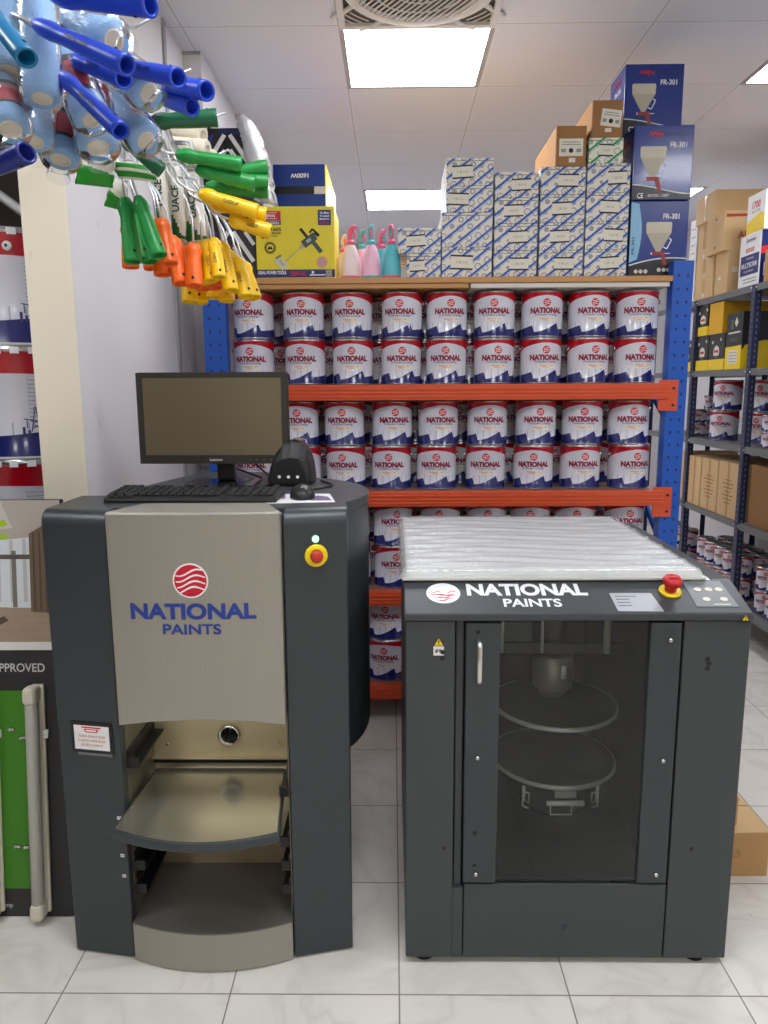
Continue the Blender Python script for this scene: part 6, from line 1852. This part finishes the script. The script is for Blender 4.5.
def crate(name, label, x0, x1, y0, y1, z0, z1, m, group=None, tape=None, cat='box'):
    t = thing(name, label, cat, ((x0 + x1) / 2, (y0 + y1) / 2, z0), 0, group)
    w, d, h = x1 - x0, y1 - y0, z1 - z0
    mb = MB(); mb.box((-w / 2, -d / 2, 0), (w / 2, d / 2, h), m, 0.002); mb.build('carton', t)
    if tape:
        mb = MB(); mb.box((-w / 2 - 0.0008, -0.018, h * 0.3 if tape == 1 else 0.01), (-w / 2 - 0.0001, 0.018, h - 0.002), M_TAPE)
        mb.box((-w / 2 - 0.0012, -0.012, 0.01), (-w / 2 - 0.0008, 0.010, 0.035), M_LABEL); mb.build('tape', t)
    return t, w, d, h
z = SZ[0] + 0.001
G = 'brown cartons on the top right shelf'
crate('brown_carton', 'bottom left carton of the brown pile on the top right shelf', 1.935, 2.33, 4.672, 4.93, z, 2.060, M_KRAFT2, G, 1)
crate('brown_carton', 'second carton up at the left of the brown pile, top right shelf', 1.935, 2.33, 4.676, 4.93, 2.0603, 2.182, M_KRAFT2, G, 1)
t, w, d, h = crate('brown_carton', 'upright brown carton with small white sticker, bottom of the pile, top right shelf', 1.945, 2.30, 4.49, 4.664, z, 2.1825, M_KRAFT2, G)
mb = MB(); mb.plate([(-0.016, -0.014), (0.016, -0.014), (0.016, 0.014), (-0.016, 0.014)], front(-w / 2 + 0.04, -d / 2 - 0.0003, h * 0.55), 0.0006, M_LABEL); mb.plate([(-0.016, -0.01), (0.016, -0.01), (0.016, 0.01), (-0.016, 0.01)], leftface(-w / 2 - 0.0003, 0.02, h * 0.4), 0.0006, M_LABEL); mb.build('small_sticker', t)
t, w, d, h = crate('brown_carton', 'brown carton with red print jutting out in the middle of the pile, top right shelf', 1.915, 2.30, 4.51, 4.75, 2.1830, 2.402, M_KRAFT2, G)
mb = MB(); Fm = front(0, -d / 2 - 0.0003, 0)
add_text(mb, 'AED', Fm @ Matrix.Translation((-0.06, h * 0.40, 0)), 0.10, 0.04, mat('carton_red', (170, 60, 50), 0.6), 0.0006, 0.02)
mb.plate([(-w / 2 + 0.01, h * 0.84), (w / 2 - 0.01, h * 0.90), (w / 2 - 0.01, h * 0.94), (-w / 2 + 0.01, h * 0.92)], Fm, 0.0006, mat('carton_red', (170, 60, 50), 0.6))
Lm = leftface(-w / 2 - 0.0003, 0, 0)
for k in range(6):
    mb.plate([(-0.03, h * 0.3 + k * 0.018), (0.07, h * 0.3 + k * 0.018), (0.07, h * 0.3 + k * 0.018 + 0.003), (-0.03, h * 0.3 + k * 0.018 + 0.003)], Lm, 0.0005, M_KRAFT)
for yy in (0.12, 0.85):
    mb.plate([(-0.005, h * yy), (0.02, h * yy), (0.02, h * yy + 0.014), (-0.005, h * yy + 0.014)], Lm, 0.0006, M_KRAFTD)
mb.build('print', t)
crate('brown_carton', 'brown carton at the left of the pile level with the jutting one, top right shelf', 1.945, 2.30, 4.756, 4.945, 2.1830, 2.402, M_KRAFT2, G, 1)
crate('brown_carton', 'topmost brown carton of the pile, shaded front, top right shelf', 1.93, 2.32, 4.69, 4.97, 2.4025, 2.562, M_KRAFT2, G, 1)
t, w, d, h = crate('white_carton', 'tall narrow white carton at the far left of the brown pile, top right shelf', 1.95, 2.2, 4.985, 5.10, z, 2.46, M_LWHITE)
mb = MB()
for k in range(9):
    mb.plate([(-0.03, 0.06 + k * 0.05), (0.03, 0.06 + k * 0.05), (0.03, 0.065 + k * 0.05), (-0.03, 0.065 + k * 0.05)], leftface(-w / 2 - 0.0003, 0, 0), 0.0005, M_SHELFGREY)
mb.build('print', t)
t, w, d, h = crate('white_carton', 'white carton with dark blue label panel on the top right shelf', 1.93, 2.18, 4.075, 4.315, z, 2.214, M_LWHITE)
mb = MB(); Lm = leftface(-w / 2 - 0.0003, 0, 0)
mb.plate([(-0.10, 0.06), (0.105, 0.06), (0.105, 0.165), (-0.10, 0.165)], Lm, 0.0006, M_CNAVY)
add_text(mb, 'MULTIFORM', Lm @ Matrix.Translation((0, 0.112, 0.0006)), 0.17, 0.026, M_LWHITE, 0.0006, 0.02)
add_text(mb, 'UNIVERSAL', Lm @ Matrix.Translation((0.01, 0.146, 0.0006)), 0.09, 0.010, M_LWHITE, 0.0006, 0.0); add_text(mb, 'PLASTERER', Lm @ Matrix.Translation((0, 0.08, 0.0006)), 0.11, 0.010, M_LWHITE, 0.0006, 0.0)
add_text(mb, 'Somner', Lm @ Matrix.Translation((0.005, 0.243, 0)), 0.11, 0.020, M_CNAVY, 0.0006, 0.02)
for yy in (0.178, 0.190):
    add_text(mb, 'SERIES', Lm @ Matrix.Translation((0.0, yy + 0.006, 0)), 0.10, 0.010, M_RED, 0.0006, 0.02)
for yy in (0.02, 0.036):
    mb.plate([(-0.06, yy), (0.09, yy), (0.09, yy + 0.004), (-0.06, yy + 0.004)], Lm, 0.0006, M_SHELFGREY)
mb.build('printed_side', t); mb = MB()
Fm = front(0, -d / 2 - 0.0003, 0)
mb.plate([(-w / 2 + 0.001, 0.001), (w / 2 - 0.001, 0.001), (w / 2 - 0.001, h - 0.002), (-w / 2 + 0.001, h - 0.002)], Fm, 0.0005, M_BOXNAVY)
mb.plate([(-w / 2 + 0.001, h * 0.55), (w / 2 - 0.001, h * 0.78), (w / 2 - 0.001, h * 0.95), (-w / 2 + 0.001, h * 0.68)], Fm, 0.0008, M_RED)
mb.plate([(-w / 2 + 0.02, h * 0.15), (-w / 2 + 0.05, h * 0.15), (-w / 2 + 0.05, h * 0.4), (-w / 2 + 0.02, h * 0.4)], Fm, 0.0008, M_LWHITE)
mb.build('printed_front', t)
t, w, d, h = crate('white_carton', 'white and yellow carton marked in red, on the white carton, top right shelf', 1.93, 2.16, 4.06, 4.26, 2.2145, 2.412, M_LWHITE)
mb = MB(); Lm = leftface(-w / 2 - 0.0003, 0, 0)
mb.plate([(-0.098, 0.002), (0.098, 0.002), (0.098, 0.075), (0.06, 0.095), (-0.04, 0.075), (-0.098, 0.055)], Lm, 0.0006, M_YEL)
add_text(mb, '1700', Lm @ Matrix.Translation((0.0, 0.142, 0)), 0.09, 0.035, M_RED, 0.0006, 0.03); add_text(mb, 'MAX POWER', Lm @ Matrix.Translation((0.0, 0.108, 0)), 0.09, 0.012, mat('print_grey', (150, 150, 146), 0.6), 0.0006, 0.02)
mb.build('printed_side', t)
crate('brown_carton', 'large brown carton behind the white and yellow carton, under the ceiling, right edge', 2.19, 2.385, 4.06, 4.482, z, 2.60, M_KRAFTD, G)
crate('brown_carton', 'brown carton at the right photo edge beside the white carton, top right shelf', 1.935, 2.2, 3.72, 4.035, z, 2.10, M_KRAFT, G)

z = SZ[1] + 0.001
def bulb_box(label, y0, y1, z0, z1, x0=1.935, x1=2.12, art=True):
    t = thing('bulb_carton', label, 'box', (x0, (y0 + y1) / 2, z0), 0, 'black and yellow cartons')
    d, h = y1 - y0, z1 - z0
    mb = MB(); mb.box((0, -d / 2, 0), (x1 - x0, d / 2, h), M_BOXBLACK, 0.002); mb.box((-0.0006, -d / 2 - 0.0006, 0.0008), (x1 - x0, d / 2 + 0.0006, h * 0.30), M_YEL, 0.0005); mb.build('carton', t)
    mb = MB(); Lm = leftface(-0.0003, 0, 0)
    mb.plate([(-0.035, h * 0.40), (0.035, h * 0.40), (0.04, h * 0.52), (0.03, h * 0.62), (0.0, h * 0.68), (-0.03, h * 0.62), (-0.04, h * 0.52)], Lm, 0.0008, M_LABEL)
    mb.plate([(-0.028, h * 0.48), (0.028, h * 0.48), (0.028, h * 0.55), (-0.028, h * 0.55)], Lm, 0.0012, M_RED)
    mb.plate([(-0.016, h * 0.33), (0.016, h * 0.33), (0.016, h * 0.39), (-0.016, h * 0.39)], Lm, 0.0008, M_SHELFGREY)
    for s in (-1, 1):
        mb.disc((s * 0.055, h * (0.80 + s * 0.03)), 0.010, Lm, 0.0008, M_LABEL, 8)
    mb.build('printed_side', t)
bulb_box('left one of the two black and yellow bulb cartons side by side, right shelving', 4.665, 4.842, z, 1.715)
bulb_box('right one of the two black and yellow bulb cartons side by side, right shelving', 4.440, 4.655, z, 1.715)
bulb_box('black and yellow bulb carton beyond the far shelving post', 4.90, 5.10, z, 1.700)
bulb_box('upright black carton standing on the left bulb carton, right shelving', 4.700, 4.840, 1.7155, 1.900)
t, w, d, h = crate('yellow_carton', 'plain yellow carton lying on the right bulb carton, right shelving', 1.94, 2.34, 4.50, 4.690, 1.7155, 1.898, M_CARDYEL if False else mat('amber_card', (232, 178, 20), 0.45), None)
t, w, d, h = crate('tall_carton', 'tall black and yellow carton nearest the shelving post, right shelving', 1.93, 2.13, 4.215, 4.415, z, 1.814, M_BOXBLACK, None)
mb = MB(); Lm = leftface(-w / 2 - 0.0003, 0, 0)
mb.plate([(-d / 2 + 0.001, 0.001), (d / 2 - 0.001, 0.001), (d / 2 - 0.001, h * 0.42), (-d / 2 + 0.001, h * 0.40)], Lm, 0.0006, M_YEL); mb.plate([(-0.06, h * 0.1), (0.055, h * 0.1), (0.055, h * 0.34), (-0.06, h * 0.34)], Lm, 0.0010, M_LABEL)
for k in range(4):
    mb.plate([(-0.05, h * 0.13 + k * 0.017), (0.045, h * 0.13 + k * 0.017), (0.045, h * 0.13 + k * 0.017 + 0.004), (-0.05, h * 0.13 + k * 0.017 + 0.004)], Lm, 0.0013, mat('print_grey', (150, 150, 146), 0.6))
mb.plate([(0.0, h * 0.82), (0.022, h * 0.75), (0.044, h * 0.82), (0.022, h * 0.92)], Lm, 0.0008, M_LABEL); mb.plate([(-0.045, h * 0.72), (-0.012, h * 0.72), (-0.016, h * 0.76), (-0.016, h * 0.88), (-0.041, h * 0.88), (-0.041, h * 0.76)], Lm, 0.0008, M_SHELFGREY)
mb.plate([(-0.07, h * 0.63), (0.075, h * 0.64), (0.075, h * 0.67), (-0.07, h * 0.66)], Lm, 0.0008, M_LABEL); add_text(mb, 'ROBUST', Lm @ Matrix.Translation((0, h * 0.53, 0)), 0.09, 0.02, M_SHELFGREY, 0.0006, 0.02)
mb.build('printed_side', t); mb = MB()
Fm = front(0, -d / 2 - 0.0003, 0)
mb.plate([(-w / 2 + 0.001, 0.001), (w / 2 - 0.001, 0.001), (w / 2 - 0.001, h * 0.50), (0.02, h * 0.50), (-w / 2 + 0.02, h * 0.42), (-w / 2 + 0.001, h * 0.32)], Fm, 0.0006, M_YEL); 
m2 = MB(); m2.plate([(-0.06, h * 0.88), (-0.02, h * 0.88), (-0.02, h * 0.93), (-0.06, h * 0.93)], Fm, 0.0008, M_LABEL); m2.build('small_sticker', t)
mb.build('printed_front', t)
place_tin(TIN, (2.035, 3.90, z), -0.9, 'lower paint tin by the right photo edge beside the black and yellow cartons', 'paint tins on the right shelving')
place_tin(TIN, (2.040, 3.905, z + TINH + 0.0008), -0.8, 'upper paint tin by the right photo edge beside the black and yellow cartons', 'paint tins on the right shelving')

z = SZ[2] + 0.001
SMALL = tin_meshes(0.050, 0.088, make_tin_mat('printed_small_tin', 0.088), False)
GT = 'paint tins on the right shelving'
TL = [((2.035, 4.60), 'lower tin of the large pair in the middle right shelf', 'upper tin of the large pair in the middle right shelf'),
      ((2.230, 4.56), 'lower tin half hidden behind the large pair, middle right shelf', 'upper tin half hidden behind the large pair, middle right shelf'),
      ((2.110, 4.30), 'lower large tin just behind the near shelving post, middle right shelf', 'upper large tin just behind the near shelving post, middle right shelf')]
for (x, y), a_, b_ in TL:
    place_tin(TIN, (x, y, z), -0.75, a_, GT); place_tin(TIN, (x + 0.006, y - 0.012, z + TINH + 0.0008), -0.8, b_, GT)
for (x, y, n, lb) in ((2.02, 4.955, 2, 'front pile by the far post'), (2.13, 5.02, 3, 'rear pile by the far post'), (2.01, 3.97, 2, 'pile at the right photo edge')):
    for k in range(n):
        place_tin(SMALL, (x, y, z + k * 0.0882), -0.7, 'small white tin, %s in the %s, middle right shelf' % (['bottom', 'second', 'top'][k if n == 3 else k], lb), GT)

z = SZ[3] + 0.001
GK = 'kraft cartons on the fourth right shelf'
def kraft(label, x0, x1, y0, y1, h, text=None, m=M_KRAFT2):
    t, w, d, h = crate('kraft_carton', label, x0, x1, y0, y1, z, z + h, m, GK)
    mb = MB(); Lm = leftface(-w / 2 - 0.0003, 0, 0)
    mb.plate([(-0.012, 0.004), (0.012, 0.004), (0.012, h - 0.002), (-0.012, h - 0.002)], Lm, 0.0005, M_KRAFT)
    if text:
        for k in range(7):
            ww = 0.04 + 0.03 * ((k * 7) % 3) / 2
            mb.plate([(-ww, h * 0.25 + k * h * 0.07), (ww, h * 0.25 + k * h * 0.07), (ww, h * 0.25 + k * h * 0.07 + 0.006), (-ww, h * 0.25 + k * h * 0.07 + 0.006)], Lm, 0.0008, M_KRAFTD)
    mb.build('print', t)
kraft('narrow kraft carton at the far end of the fourth right shelf', 1.945, 2.3, 4.96, 5.08, 0.318)
kraft('kraft carton beside the far post, left of the printed cartons', 1.935, 2.3, 4.66, 4.84, 0.310)
kraft('kraft carton with faint printed lines, middle of the fourth right shelf', 1.935, 2.3, 4.41, 4.645, 0.312, 1)
kraft('kraft carton with dark upright print, beside the near post, fourth right shelf', 1.935, 2.3, 4.135, 4.40, 0.318, 1)
kraft('brown carton right of the near post on the fourth right shelf', 1.955, 2.35, 3.55, 4.04, 0.330, None, M_KRAFTD)
z = SZ[4] + 0.001
LIT = tin_meshes(0.056, 0.130, make_tin_mat('printed_litre_tin', 0.130), False)
ys = [3.66 + 0.125 * k for k in range(3)] + [4.19 + 0.125 * k for k in range(5)] + [4.97 + 0.14 * k for k in range(3)]
for r, x in ((0, 2.012), (1, 2.140)):
    for k, y in enumerate(ys):
        for L in range(2):
            if r == 1 and L == 0:
                continue
            if r == 1 and k > 7:
                continue
            place_tin(LIT, (x + 0.004 * ((k * 7) % 3), y, z + L * 0.1302), -0.8 + 0.1 * ((k * 5) % 4),
                      'small tin on lowest right shelf, %s from near end, %s row, %s layer' % (ORD[k + 1], 'front' if r == 0 else 'rear', 'upper' if L else 'lower'), 'small tins on the lowest right shelf')
# lower supports for the rear row's upper layer
for k, y in enumerate(ys[:8]):
    place_tin(LIT, (2.140 + 0.004 * ((k * 7) % 3), y, z), -0.7, 'small tin on lowest right shelf, %s from near end, rear row, lower layer' % ORD[k + 1], 'small tins on the lowest right shelf')

# ================================================================== camera, light, colour
f_px, pitch, yaw, roll, ch = 740.9, 0.167984, 0.0123164, 0.0053468, 1.416
cy_, sy_ = math.cos(yaw), math.sin(yaw)
fw = Vector((-sy_ * math.cos(pitch), cy_ * math.cos(pitch), -math.sin(pitch)))
rt = Vector((cy_, sy_, 0)); up = rt.cross(fw)
r2 = rt * math.cos(roll) - up * math.sin(roll); u2 = up * math.cos(roll) + rt * math.sin(roll)
cam = bpy.data.cameras.new('camera'); co = bpy.data.objects.new('camera', cam); COL.objects.link(co)
co.matrix_world = Matrix(((r2.x, u2.x, -fw.x, 0), (r2.y, u2.y, -fw.y, 0), (r2.z, u2.z, -fw.z, ch), (0, 0, 0, 1)))
cam.sensor_fit = 'HORIZONTAL'; cam.sensor_width = 36.0; cam.lens = f_px / 768 * 36.0
cam.clip_start = 0.05; cam.clip_end = 50
SC.camera = co
w = bpy.data.worlds.new('world'); SC.world = w; w.use_nodes = True
w.node_tree.nodes['Background'].inputs[0].default_value = (0.8, 0.85, 0.9, 1); w.node_tree.nodes['Background'].inputs[1].default_value = 0.2
SC.view_settings.view_transform = 'Standard'; SC.view_settings.look = 'None'
SC.view_settings.gamma = 1.0; SC.view_settings.use_curve_mapping = False
SC.view_settings.exposure = EXPOSURE
SC.cycles.max_bounces = 10; SC.cycles.transparent_max_bounces = 16; SC.cycles.use_denoising = True
